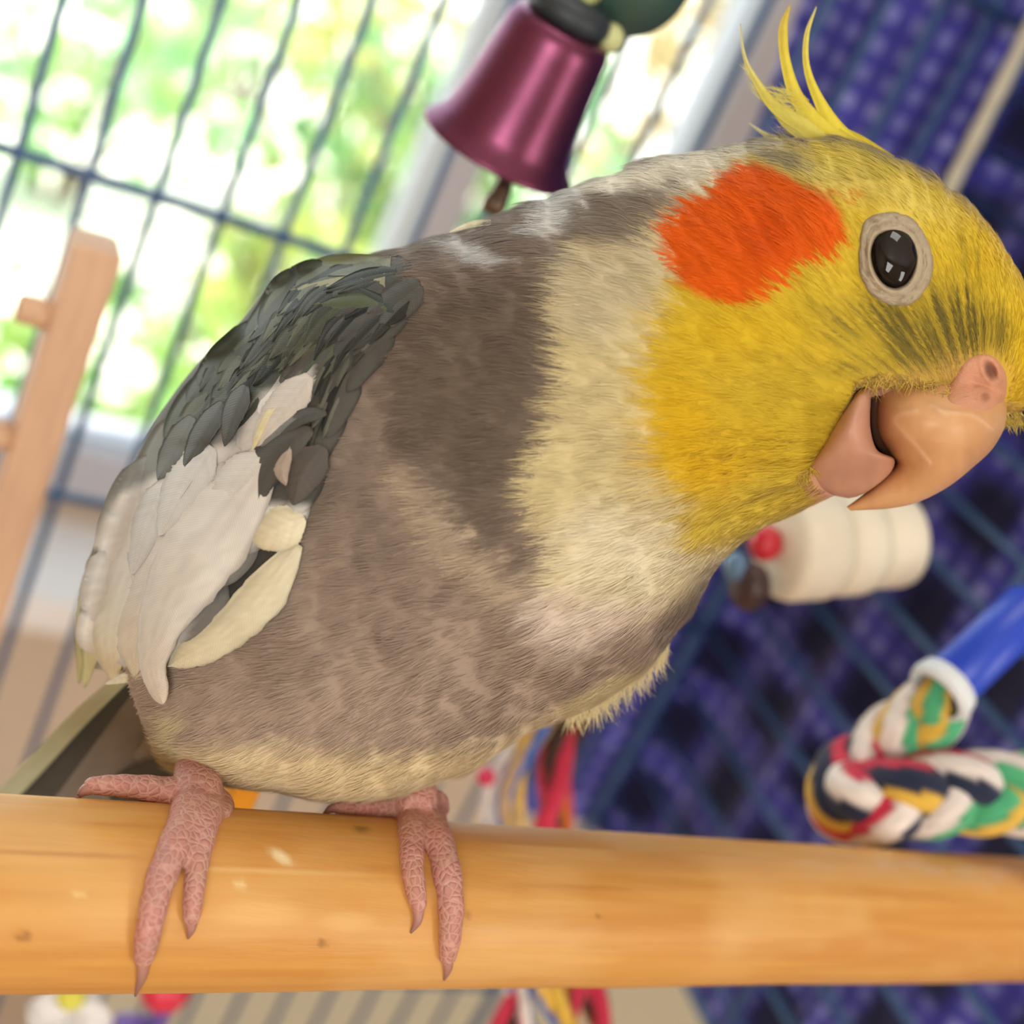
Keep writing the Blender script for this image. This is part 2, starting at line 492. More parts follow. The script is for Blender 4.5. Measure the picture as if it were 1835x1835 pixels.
mesh_obj('side_cross_bar', *rod(K(XB - .2, 20.9, -24), K(XB - .2, 20.9, 3), 0.0013), MT['bar'], cage)
mesh_obj('side_cross_bar', *rod(K(XB, 9.5, -23.7), K(XB, YB, -23.7), 0.0016), MT['bar'], cage)

# ---------------------------------------------------------------- checked cloth over the outside of the cage
def cloth():
    ns, nt_ = 520, 420
    # horizontal run in plan: along the back to the corner, round it, then forward along the side
    left = lambda t: 19.6 + 3.6 * t
    s = np.linspace(0, 1, ns)[None]; t = np.linspace(0, 1, nt_)[:, None]
    z = 14.0 - 39.0 * t + 0 * s
    x0 = 17.3 + 5.4 * t
    la = (XB + 1.2) - x0; lb = 21.0
    tot = la + lb
    d = s * (la + lb)
    onback = d < la
    X = np.where(onback, x0 + d, XB + 1.2); Y = np.where(onback, YB + 0.9, YB + 0.9 - (d - la))
    cr = np.clip(1 - np.abs(d - la) / 1.2, 0, 1) ** 2 * 0.5
    X = X - cr; Y = Y - cr
    S = d - la
    fold = 0.28 * np.sin(S * 0.9 + 0.6 * np.sin(z * .12)) + 0.35 * (fbm(S * .25, z * .12, 5) - .5) + .12 * np.sin(S * 2.3 + z * .1)
    X = X + np.where(onback, 0, fold + .25); Y = Y + np.where(onback, fold * .6 + .2, 0)
    # woven check: dark blocks, blue blocks, pale stitches
    a = S + .35 * (fbm(S * .3, z * .3, 9) - .5); b = z + .35 * (fbm(S * .3 + 9, z * .3, 11) - .5)
    blk = lambda q, per, duty, ph: 1 / (1 + np.exp(-((np.abs(((q + ph) / per) % 1 - .5) * 2) - (1 - duty)) * 16))
    ba = blk(a, 3.1, .40, 1.0); bb = blk(b, 2.9, .36, 1.2)
    band = .08 + .58 * np.maximum(ba, bb) + .36 * np.minimum(ba, bb)
    band = np.where(S < 0, np.maximum(band, .72), band)
    pa = np.abs(np.sin(a * np.pi / .82)); pb = np.abs(np.sin(b * np.pi / .74))
    dots = np.clip((pa - .55) * 3, 0, 1) * np.clip((pb - .55) * 3, 0, 1)
    stripe = np.clip((pa - .5) * 2, 0, 1)
    dark = srgb(24, 24, 38); blue = srgb(92, 90, 202); pale = srgb(182, 188, 248); mid = srgb(54, 54, 130)
    c = dark + (mid - dark) * np.clip(band * 1.6, 0, 1)[..., None]
    c = c + (blue - c) * (band ** 2 * (.45 + .55 * stripe))[..., None]
    c = c + (pale - c) * (dots * band ** 2 * .85)[..., None]
    c = c * (.82 + .36 * fbm(a * 2, b * 2, 3))[..., None]
    v = K(X, Y, z).reshape(-1, 3)
    o = mesh_obj('cage_cover', v, grid_faces(nt_, ns), MT['cloth'], None, True, col=c.reshape(-1, 3), base=K(XB, YB, -23.6))
    o['label'] = 'blue and black checked cloth hung outside the corner of the cage'; o['category'] = 'cloth'
    md = o.modifiers.new('thick', 'SOLIDIFY'); md.thickness = 0.0012; md.offset = 1
cloth()

# ---------------------------------------------------------------- the wooden perch
PR = 0.93
PA, PB = P(20, 1600, 13.4), P(1800, 1646, 21.5)
PD = norm(PB - PA)
PUP = norm(-CD * 0 + CU - PD * (CU @ PD)); PFR = np.cross(PUP, PD)
if PFR[2] > 0: PFR = -PFR
def perch_hit(px, py):
    """camera-axes point where the sight line meets the perch; beyond its edge, level with its axis"""
    d = P(px, py, 1.0)
    # axis: PA + s PD ; |d t - PA - s PD| = PR
    dp = d - PD * (d @ PD); ap = PA - PD * (PA @ PD)
    a = dp @ dp; b = -2 * dp @ ap; c = ap @ ap - PR * PR
    disc = b * b - 4 * a * c
    if disc > 0:
        t = (-b - math.sqrt(disc)) / (2 * a)
    else:
        t = -b / (2 * a)
    q = d * t
    ctr = PA + PD * ((q - PA) @ PD)
    return q, norm(q - ctr)
def perch():
    n, m = 420, 128
    s = np.linspace(-6.5, 20.0, n); a = np.linspace(0, 2 * np.pi, m, endpoint=False)
    S, A = np.meshgrid(s, a, indexing='ij')
    r = PR + 0.006 * (fbm(S * .4, np.cos(A) * 2 + 5, 2) - .5) * 4
    v = PA + PD * S[..., None] + r[..., None] * (PUP * np.cos(A)[..., None] + PFR * np.sin(A)[..., None])
    px, py = to_px(v)
    ay = A * PR
    g = fbm(S * .35, ay * 7, 4, 4); g2 = fbm(S * .9, ay * 26, 8, 3); blot = fbm(S * .7, ay * 1.3, 21, 3)
    c1 = srgb(220, 164, 88); c2 = srgb(206, 144, 70); c3 = srgb(226, 178, 112)
    c = c2 + (c1 - c2) * np.clip((g - .25) * 2, 0, 1)[..., None]
    c = c + (c3 - c) * (np.clip((blot - .5) * 3, 0, 1) * .7)[..., None]
    c = c * (.93 + .14 * g2)[..., None]
    front = (v - PA) @ np.array([0, 0, 1.0]) < 99
    def spot(x, y, rx, ry, col, k, ang=0.0):
        nonlocal c
        dx = (px - x) * math.cos(ang) + (py - y) * math.sin(ang); dy = -(px - x) * math.sin(ang) + (py - y) * math.cos(ang)
        w = np.exp(-((dx / rx) ** 2 + (dy / ry) ** 2) ** 2) * k * (np.sin(A) > -.2)
        c = c + (srgb(*col) - c) * w[..., None]
    spot(503, 1535, 22, 10, (246, 226, 176), .9, .6); spot(430, 1585, 10, 9, (240, 212, 150), .8)
    spot(470, 1635, 75, 24, (232, 184, 112), .7); spot(620, 1650, 50, 16, (232, 184, 112), .6)
    spot(140, 1603, 12, 8, (240, 205, 140), .7); spot(648, 1484, 14, 9, (120, 92, 50), .7)
    spot(578, 1690, 8, 6, (130, 84, 34), .8); spot(836, 1640, 6, 8, (150, 96, 40), .6); spot(1072, 1642, 6, 5, (130, 90, 40), .6)
    spot(40, 1676, 15, 11, (140, 90, 40), .8); spot(36, 1668, 10, 8, (214, 150, 72), .9)
    spot(100, 1530, 170, 3, (170, 112, 48), .5, .05); spot(560, 1562, 260, 3, (240, 205, 140), .45, .03); spot(980, 1585, 160, 3, (176, 116, 50), .45, .04)
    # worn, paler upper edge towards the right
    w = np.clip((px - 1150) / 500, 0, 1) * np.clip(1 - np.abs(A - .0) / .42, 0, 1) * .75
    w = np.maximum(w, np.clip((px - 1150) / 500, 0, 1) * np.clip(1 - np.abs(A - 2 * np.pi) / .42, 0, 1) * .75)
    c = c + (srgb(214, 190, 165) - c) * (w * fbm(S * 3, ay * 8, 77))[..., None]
    f = grid_faces(n, m, True)
    vv = v.reshape(-1, 3)
    t = thing('wooden_perch', 'thick round honey-coloured wooden perch the cockatiel stands on', 'perch', c2w(PA))
    mesh_obj('dowel', c2w(vv), f, MT['wood_perch'], t, True, col=c.reshape(-1, 3))
    e, fe = tube(c2w(np.stack([PA + PD * 19.95, PA + PD * 20.1])), [PR * .01, PR * .0095], 32)
    mesh_obj('end_face', e, fe, mat('end_grain', (196, 140, 80)), t)
    e, fe = tube(c2w(np.stack([PA + PD * 20.0, PA + PD * 22.2])), [.003, .003], 16)
    mesh_obj('screw', e, fe, mat('steel', (190, 190, 190), rough=.3, metal=1.0), t)
perch()

# ---------------------------------------------------------------- hanging bell toy
def bell():
    Z = 20.5
    top = P(1012, 42, Z - .45); bot = P(893, 268, Z + .50)
    ax = norm(bot - top); H = np.linalg.norm(bot - top)
    k = Z / F
    r0, r1 = 98 * k, 152 * k
    t = thing('bell', 'shiny purple metal bell hanging behind the bird under a dark green ball', 'bell', c2w(bot))
    pr = [(0.001, -.02), (r0 * .7, -.015), (r0 * .93, .03 * H), (r0, .10 * H)]
    for q in np.linspace(.18, .86, 10):
        pr.append((r0 + (116 * k - r0 + 4 * k) * (q - .1) / .76 * 1.0 + (r1 - 120 * k) * max(0, (q - .6) / .4) ** 2 * .35, q * H))
    pr += [(r1 * .90, .93 * H), (r1 * .97, .97 * H), (r1, .995 * H), (r1 * .985, 1.01 * H), (r1 * .93, 1.0 * H)]
    for q in np.linspace(.94, .06, 8): pr.append((r0 * .9 + (r1 * .84 - r0 * .9) * q ** 1.4, q * H - .02))
    pr.append((0.001, .05 * H))
    v, f = lathe(pr, 96, ax, top)
    mb, nt, b = material('purple_anodised'); L = nt.links
    tc = node(nt, 'ShaderNodeTexCoord'); nz = node(nt, 'ShaderNodeTexNoise', Scale=700.0, Detail=4.0); L.new(tc.outputs['Object'], nz.inputs['Vector'])
    b.inputs['Base Color'].default_value = lin4((124, 66, 92)); b.inputs['Metallic'].default_value = 0.9
    mr = node(nt, 'ShaderNodeMapRange'); mr.inputs['To Min'].default_value = .30; mr.inputs['To Max'].default_value = .42
    L.new(nz.outputs['Fac'], mr.inputs['Value']); L.new(mr.outputs['Result'], b.inputs['Roughness'])
    bp = node(nt, 'ShaderNodeBump', Strength=.08, Distance=.0003); L.new(nz.outputs['Fac'], bp.inputs['Height']); L.new(bp.outputs['Normal'], b.inputs['Normal'])
    mesh_obj('shell', c2w(v), f, mb, t)
    M_green = mat('dark_green_wood', (58, 84, 74), rough=.45, noise=.1)
    capc = top - ax * .12
    v, f = lathe([(.001, -.30), (.45, -.28), (.60, -.18), (.64, -.05), (.60, .10), (.001, .12)], 48, ax, capc)
    mesh_obj('cap', c2w(v), f, mat('dark_cap', (44, 52, 56), rough=.5), t)
    bc = P(1128, -56, Z + .1)
    v, f = ball(c2w(bc), 118 * k / 100, 48); mesh_obj('ball', v, f, M_green, t)
    v, f = tube(c2w(catmull([capc - ax * .3, (capc + bc) / 2 - ax * .1, bc], 8)), .0018, 10); mesh_obj('cord', v, f, mat('cord_cotton', (190, 196, 130)), t)
    v, f = ball(c2w(P(1092, 68, Z - .3)), .0022, 16); mesh_obj('knot', v, f, mat('knot_cotton', (206, 210, 150)), t)
    v, f = tube(c2w(np.stack([bc, bc - CD * 0 + CU * 9.5])), .0012, 8); mesh_obj('hanger', v, f, mat('steel_wire', (150, 150, 150), rough=.3, metal=1.0), t)
    cl = catmull([top + ax * .3, P(915, 290, Z + .5), P(900, 340, Z + .55), P(876, 384, Z + .6)], 16)
    v, f = tube(c2w(cl), np.interp(np.linspace(0, 1, 16), [0, .5, .75, .9, 1], [.0012, .0012, .0016, .0020, .0012]), 14)
    mesh_obj('clapper', v, f, mat('brown_metal', (112, 92, 74), rough=.4, metal=.6), t)
bell()

# ---------------------------------------------------------------- ladder post with pegs at the left
def ladder():
    Y0 = 23.0
    p = onY(180, 448, Y0); w = .78
    z1 = p[2]; x0, x1 = p[0] - w / 2 - .02, p[0] + w / 2
    t = thing('toy_ladder', 'upright wooden ladder rail with short round pegs, at the left', 'ladder', K(p[0], Y0, ZB))
    mesh_obj('rail', *kbox(x0, x1, Y0 - .1, Y0 + .9, ZB, z1, .0008), MT['wood_post'], t)
    for (px, py) in ((112, 572), (45, 788), (12, 985), (-30, 1215)):
        q = onY(px, py, Y0 + .35)
        v, f = lathe([(.001, 0), (.0022, .0001), (.0026, .0006), (.0026, .009), (.001, .0092)], 20, (1, 0, 0), K(x0 - .55, Y0 + .35, q[2]))
        mesh_obj('peg', v, f, MT['wood_post'], t)
ladder()

# white plastic rod standing in the corner
def corner_rod():
    a, b = onY(1694, 352, 27.6), onY(1842, 60, 27.6)
    d = (b - a)
    n = 40; s = np.linspace(-.05, 2.2, n)
    p = a + d * s[:, None]
    r = .0019 * (1 + .06 * np.sin(s * 21))
    v, f = tube(K(p[:, 0], p[:, 1], p[:, 2]), r, 16)
    o = mesh_obj('corner_rod', v, f, mat('ivory_plastic', (212, 208, 186), rough=.5, noise=.08, scale=300), None, True, base=K(*a))
    o['label'] = 'thin ivory white rod standing in the cage corner behind the bird\'s forehead'; o['category'] = 'rod'
corner_rod()

# ---------------------------------------------------------------- ropes
YARN = {'w': (232, 222, 214), 'g': (84, 176, 126), 'y': (226, 184, 78), 'r': (206, 56, 82), 'n': (44, 50, 72), 'p': (232, 150, 160), 'o': (222, 120, 50),
        'b': (70, 110, 190), 'k': (70, 52, 44), 't': (196, 164, 120)}
def rope(parent, path, R, strands, pitch, yarns, n=260, m=28, phase=0.0, rs=0.56, yp=1.2, wob=0.0):
    """laid rope in camera-axes cm: helical strands, each spun from coloured yarns"""
    c = catmull(path, n); seg = np.linalg.norm(np.diff(c, axis=0), axis=1); L = np.concatenate([[0], np.cumsum(seg)])
    t = norm(np.gradient(c, axis=0)); u = norm(np.cross(t[0], [0.2, 0.3, .9])); us = []
    for k in range(n):
        u = norm(u - t[k] * (u @ t[k])); us.append(u)
    us = np.array(us); vs = np.cross(t, us)
    Rr = np.broadcast_to(np.asarray(R, float), (n,))
    for q in range(strands):
        a = 2 * np.pi * (L / pitch + q / strands) + phase
        cc = c + (Rr * .5)[:, None] * (us * np.cos(a)[:, None] + vs * np.sin(a)[:, None])
        v, f = tube(cc, Rr * rs, m)
        th = np.linspace(0, 1, m, endpoint=False)[None] + (L / pitch * yp)[:, None] + q * .37
        ys = yarns[q % len(yarns)] if isinstance(yarns, list) else yarns
        idx = np.floor((th % 1) * len(ys)).astype(int)
        edge = np.abs(((th % 1) * len(ys)) % 1 - .5) * 2
        pal = np.array([srgb(*YARN[ch]) for ch in ys])
        col = pal[idx] * (1 - .35 * np.clip((edge - .8) * 5, 0, 1))[..., None]
        col = col * (.85 + .3 * vn(L[:, None] * 9, th * 60, q))[..., None]
        # yarns bulge a little
        ctr = np.repeat(cc, m, 0); rel = v - ctr
        v = ctr + rel * (1 - .10 * (edge.reshape(-1) ** 3))[:, None]
        mesh_obj('strand', c2w(v), f, MT['rope'], parent, True, col=col.reshape(-1, 3))

def plait(parent, path, amp, dep, rs, period, yarns, n=360, m=28, twist=1.0):
    """flat three-strand plait in camera-axes cm, every strand spun from coloured yarns"""
    c = catmull(path, n); seg = np.linalg.norm(np.diff(c, axis=0), axis=1); L = np.concatenate([[0], np.cumsum(seg)])
    t = norm(np.gradient(c, axis=0)); w = norm(np.cross(t, [0, 0, 1.0])); d = np.cross(w, t)
    for q in range(3):
        a = 2 * np.pi * (L / period + q / 3.0)
        tp = .45 + .55 * np.clip(L / 1.3, 0, 1)
        cc = c + w * (tp * amp * np.sin(a))[:, None] + d * (tp * dep * np.sin(2 * a))[:, None]
        v, f = tube(cc, rs * (1 + .10 * np.cos(2 * a)) * (.6 + .4 * np.clip(L / 1.3, 0, 1)), m)
        th = np.linspace(0, 1, m, endpoint=False)[None] + (L / period * twist)[:, None] + q * .37
        ys = yarns[q]
        idx = np.floor((th % 1) * len(ys)).astype(int); edge = np.abs(((th % 1) * len(ys)) % 1 - .5) * 2
        col = np.array([srgb(*YARN[ch]) for ch in ys])[idx] * (1 - .30 * np.clip((edge - .8) * 5, 0, 1))[..., None]
        col = col * (.85 + .3 * vn(L[:, None] * 9, th * 60, q))[..., None]
        ctr = np.repeat(cc, m, 0)
        v = ctr + (v - ctr) * (1 - .08 * (edge.reshape(-1) ** 3))[:, None]
        mesh_obj('strand', c2w(v), f, MT['rope'], parent, True, col=col.reshape(-1, 3))

def rope_perch():
    t = thing('rope_perch', 'thick multicoloured braided cotton rope perch looped behind the perch at the right', 'rope', c2w(P(1640, 1450, 19.6)))
    path = [P(1726, 1203, 20.8), P(1694, 1246, 20.9), P(1640, 1305, 21.3), P(1572, 1366, 21.6), P(1514, 1408, 21.5), P(1522, 1440, 21.1), P(1600, 1436, 20.8), P(1690, 1420, 20.8), P(1780, 1420, 20.9), P(1870, 1424, 21.0), P(1990, 1428, 21.2), P(2130, 1433, 21.3)]
    plait(t, path, .31, .19, .385, 2.4, ['wgyrwn', 'yrwngw', 'gywrny'], n=420, twist=.45)
    a, b = P(1690, 1235, 20.6), P(1850, 1085, 21.3)
    d = norm(b - a)
    v, f = lathe([(.001, 0), (.36, 0), (.42, .04), (.42, 1.9), (.36, 2.0), (.001, 2.0)], 32, d, a + d * .12)
    mesh_obj('end_tube', c2w(v), f, mat('blue_plastic', (36, 72, 196), rough=.35, noise=.03), t)
    v, f = lathe([(.40, 0), (.49, .02), (.52, .12), (.48, .30), (.40, .32)], 32, d, a - d * .16)
    mesh_obj('collar', c2w(v), f, mat('white_binding', (226, 232, 234), rough=.7), t)
rope_perch()

def rope_toy():
    t = thing('rope_toy', 'bundle of red, brown, yellow, white and blue cloth strips hanging behind the perch', 'toy', c2w(P(1000, 1840, 25)))
    Zr = 25.5
    def strip(pts, r, ys, ph):
        rope(t, [P(x, y, Zr + dz) for x, y, dz in pts], r, 2, 3.4, ys, n=120, m=16, phase=ph, rs=.62, yp=.6)
    strip([(1030, 1240, .3), (1000, 1340, .2), (985, 1450, .1), (960, 1600, 0), (930, 1760, 0), (890, 1900, 0)], .30, ['kkrk', 'rkrr'], .4)
    strip([(1060, 1230, .8), (1015, 1330, .9), (1000, 1460, .8), (1010, 1620, .6), (1060, 1780, .5), (1100, 1920, .5)], .26, ['rrok', 'krko'], 1.4)
    strip([(985, 1260, -.1), (940, 1350, -.3), (915, 1450, -.4), (940, 1620, -.4), (985, 1780, -.5), (1060, 1920, -.5)], .24, ['yyty', 'bybt'], 2.2)
    strip([(960, 1290, .4), (905, 1370, .1), (880, 1470, 0), (880, 1620, 0), (930, 1780, -.2), (960, 1920, -.2)], .24, ['wpwb', 'wbww'], 3.2)
    strip([(1000, 1500, 0), (1020, 1640, .1), (1030, 1770, .1), (1000, 1920, .1)], .22, ['oryo', 'royr'], 5.)
    v, f = ball(c2w(P(871, 1392, 24.7)), .0017, 20); mesh_obj('bead', v, f, mat('pink_bead', (214, 44, 92), rough=.35), t)
rope_toy()

# ---------------------------------------------------------------- white spool toy behind the beak
def spool():
    Zs = 23.5
    a, b = P(1392, 978, Zs), P(1612, 968, Zs + .9)
    d = norm(b - a); L = np.linalg.norm(b - a); k = Zs / F
    t = thing('spool_toy', 'cream white ribbed spool toy below the beak, red bead at its end', 'toy', c2w(a))
    M_cream = mat('cream_wood', (234, 224, 200), rough=.55, noise=.04)
    for i, (q0, q1, r) in enumerate(((0, .40, 102), (.40, .70, 98), (.70, 1.04, 88))):
        r *= k; l0, l1 = q0 * L, q1 * L; e = .12
        v, f = lathe([(.001, l0), (r * .8, l0), (r * .96, l0 + e * .5), (r, l0 + e * 1.6), (r, l1 - e * 1.6), (r * .96, l1 - e * .5), (r * .8, l1 - .01), (.001, l1 - .01)], 48, d, a)
        mesh_obj('disc', c2w(v), f, M_cream, t)
    v, f = lathe([(.001, -.02), (.22, 0), (.30, .12), (.30, .3), (.22, .42), (.001, .44)], 32, d, a - d * .44 - np.array([0, .05, 0]))
    mesh_obj('bead', c2w(v), f, mat('red_bead', (204, 44, 58), rough=.35), t)
    v, f = lathe([(.001, 0), (.36, .02), (.44, .2), (.36, .42), (.001, .44)], 32, d, P(1350, 1050, Zs) - d * .3)
    mesh_obj('dark_bead', c2w(v), f, mat('brown_bead', (66, 46, 46), rough=.4), t)
    v, f = lathe([(.001, 0), (.20, .02), (.26, .14), (.20, .3), (.001, .32)], 32, d, P(1332, 1015, Zs) - d * .3)
    mesh_obj('blue_bead', c2w(v), f, mat('blue_bead', (96, 128, 160), rough=.4), t)
    v, f = tube(c2w(np.stack([a + d * L * .5, a + d * L * .5 + CD * 4, a + d * L * .5 + CD * 8])), .001, 8)
    mesh_obj('wire', v, f, mat('spool_wire', (80, 80, 90), rough=.3, metal=1.0), t)
spool()

# ---------------------------------------------------------------- small toys behind and below the perch
def small_toys():
    z = 27.5
    t = thing('bead_toy', 'red round bead on a purple stem, showing below the perch', 'toy', c2w(P(297, 1860, z)))
    v, f = ball(c2w(P(297, 1768, z)), .0051, 32); mesh_obj('bead', v, f, mat('bright_red_bead', (222, 52, 76), rough=.35), t)
    v, f = lathe([(.001, 0), (.26, .01), (.20, .1), (.20, 1.9), (.26, 2.0), (.001, 2.02)], 24, -CU, P(297, 1800, z)); mesh_obj('stem', c2w(v), f, mat('purple_plastic', (112, 92, 168), rough=.4), t)
    v, f = lathe([(.001, 0), (.3, .01), (.34, .1), (.34, .5), (.3, .6), (.001, .6)], 24, CX, P(205, 1846, z)); mesh_obj('side_bead', c2w(v), f, mat('violet_plastic', (120, 100, 180), rough=.4), t)
    v, f = tube(c2w(np.stack([P(297, 1768, z), P(350, 1640, 29.6)])), .0006, 8); mesh_obj('cord', v, f, mat('bead_cord', (200, 190, 170)), t)
    t = thing('paper_flower', 'crumpled white paper toy with a yellow centre, at the lower left below the perch', 'toy', c2w(P(130, 1860, 26)))
    for i in range(6):
        a = i / 6 * 2 * math.pi
        c0 = P(128, 1815, 26.2); w = catmull([c0, c0 + np.array([.42 * math.cos(a), .36 * math.sin(a), -.25]), c0 + np.array([.80 * math.cos(a + .2), .55 * math.sin(a + .2), -.05])], 9)
        g = np.linspace(-1, 1, 7); hw = np.array([.1, .2, .3, .36, .38, .36, .3, .2, .05])
        sd = norm(np.cross(np.gradient(w, axis=0), [0, 0, 1.0]))
        v = w[:, None] + sd[:, None] * (g[None, :, None] * hw[:, None, None]); v[..., 2] += .12 * np.sin(g * 5)[None] * hw[:, None] * 2
        o = mesh_obj('petal', c2w(v.reshape(-1, 3)), grid_faces(9, 7), M_white, t)
        md = o.modifiers.new('thick', 'SOLIDIFY'); md.thickness = .0006
    v, f = ball(c2w(P(128, 1785, 25.6)), .0027, 20); mesh_obj('centre', v, f, mat('yellow_felt', (224, 220, 90), rough=.8), t)
    z = 19.5
    c0 = P(436, 1410, z)
    t = thing('wooden_block', 'small orange wooden block hanging behind the perch between the feet', 'toy', c2w(c0))
    v, f = box(c2w(c0), (.0040, .0040, .0110), .0006); mesh_obj('block', v, f, mat('orange_paint', (236, 158, 30), rough=.45, noise=.06), t)
    v, f = tube(c2w(np.stack([c0, c0 + CU * 1.5 + CD * 6, c0 + CU * 2 + CD * 9.9])), .0006, 8); mesh_obj('cord', v, f, mat('block_cord', (200, 180, 150)), t)
small_toys()

# ---------------------------------------------------------------- the cockatiel
# stations from vent to forehead: back edge, breast edge, depth of the middle, half thickness (cm)
ST = [
    ((292, 1350), (330, 1388), 15.6, .20),
    ((272, 1290), (372, 1394), 15.75, .70),
    ((242, 1180), (450, 1404), 15.95, 1.35),
    ((232, 1060), (570, 1420), 16.1, 1.90),
    ((258, 900), (705, 1420), 16.15, 2.25),
    ((335, 745), (840, 1374), 16.1, 2.42),
    ((440, 612), (960, 1312), 16.0, 2.48),
    ((570, 503), (1072, 1260), 15.9, 2.48),
    ((715, 452), (1168, 1180), 15.8, 2.40),
    ((850, 405), (1238, 1092), 15.7, 2.25),
    ((970, 357), (1288, 1010), 15.6, 2.05),
    ((1095, 314), (1345, 958), 15.5, 1.88),
    ((1210, 284), (1410, 926), 15.42, 1.76),
    ((1315, 268), (1470, 900), 15.36, 1.68),
    ((1415, 258), (1530, 872), 15.32, 1.58),
    ((1515, 264), (1590, 828), 15.3, 1.47),
    ((1610, 305), (1652, 782), 15.3, 1.36),
    ((1695, 357), (1712, 752), 15.3, 1.24),
    ((1760, 424), (1762, 742), 15.3, 1.08),
    ((1808, 500), (1808, 742), 15.3, .86),
    ((1836, 575), (1832, 720), 15.3, .55),
    ((1848, 622), (1846, 672), 15.3, .18),
]
EYE = (1600, 464)
BILL = [(1566, 690), (1640, 698), (1700, 716), (1745, 726), (1815, 735), (1800, 810), (1700, 905), (1500, 930), (1440, 852), (1498, 802), (1524, 748), (1548, 696)]
BEAK3 = P(1760, 790, 15.0)

def ell(x, y, cx, cy, rx, ry, ang=0.0):
    c, s = math.cos(ang), math.sin(ang)
    dx = (x - cx) * c + (y - cy) * s; dy = -(x - cx) * s + (y - cy) * c
    return np.sqrt((dx / rx) ** 2 + (dy / ry) ** 2)

CREAM_NECK = [(1030, 480), (1060, 430), (1150, 450), (1200, 380), (1290, 300), (1420, 262), (1640, 320), (1600, 700), (1500, 900), (1330, 985), (1285, 995), (1235, 1050), (1170, 1095), (1100, 1100), (1010, 1090),
              (985, 1040), (1000, 980), (960, 930), (945, 860), (985, 790), (1010, 690), (1005, 600), (1000, 545)]
FACE = [(1215, 520), (1290, 330), (1380, 285), (1480, 250), (1700, 340), (1900, 500), (1900, 900), (1560, 880), (1440, 925), (1340, 968), (1240, 985), (1235, 930), (1250, 900), (1190, 830), (1165, 740), (1165, 660), (1190, 590)]
CHEEK = [(1196, 425), (1215, 372), (1275, 345), (1300, 310), (1350, 300), (1400, 303), (1440, 330), (1480, 348), (1512, 385), (1522, 430), (1500, 466), (1462, 478), (1420, 505), (1385, 540), (1320, 556), (1275, 538), (1235, 515), (1203, 470)]
PINK_WHITE = [(945, 1095), (985, 1050), (1070, 1070), (1190, 1065), (1150, 1110), (1080, 1150), (1010, 1168), (975, 1140)]
DARK_BREAST = [(700, 560), (800, 500), (1000, 470), (1010, 600), (1000, 720), (970, 850), (930, 900), (960, 1000), (880, 960), (800, 880), (740, 800), (710, 690)]
STRIPE = [(705, 850), (745, 830), (800, 900), (870, 980), (960, 1045), (965, 1085), (900, 1085), (820, 1020), (755, 950)]
BELLY = [(300, 1345), (420, 1330), (600, 1338), (760, 1345), (900, 1325), (1010, 1270), (1010, 1330), (700, 1450), (300, 1420)]
FLUFF = [(1020, 1262), (1090, 1215), (1150, 1185), (1200, 1160), (1190, 1230), (1110, 1290), (1030, 1300)]
FAR_SHOULDER = [(1180, 1110), (1240, 1055), (1285, 1000), (1330, 960), (1340, 1040), (1240, 1180), (1190, 1180)]
WHITE_BACK1 = [(800, 430), (850, 428), (925, 462), (905, 480), (850, 468)]
WHITE_BACK2 = [(950, 405), (985, 340), (1060, 318), (1040, 350), (1040, 415), (975, 428)]
NAPE_GLOW = [(1000, 345), (1100, 300), (1250, 270), (1400, 255), (1330, 300), (1215, 350), (1130, 350), (1060, 345)]
GREY_NECK = [(1035, 370), (1110, 345), (1180, 335), (1240, 310), (1180, 372), (1160, 420), (1090, 435), (1035, 420)]
GREEN_BACK = [(500, 480), (600, 462), (700, 470), (715, 560), (680, 600), (600, 660), (500, 720), (380, 700)]
WING_WHITE = [(560, 655), (520, 690), (470, 700), (440, 745), (425, 790), (380, 800), (372, 840), (330, 815), (285, 850), (215, 885), (150, 980), (105, 1100), (100, 1260), (290, 1270), (318, 1170), (350, 1100), (420, 1010), (450, 975), (548, 940), (556, 905), (470, 900), (455, 850), (490, 770), (560, 700)]

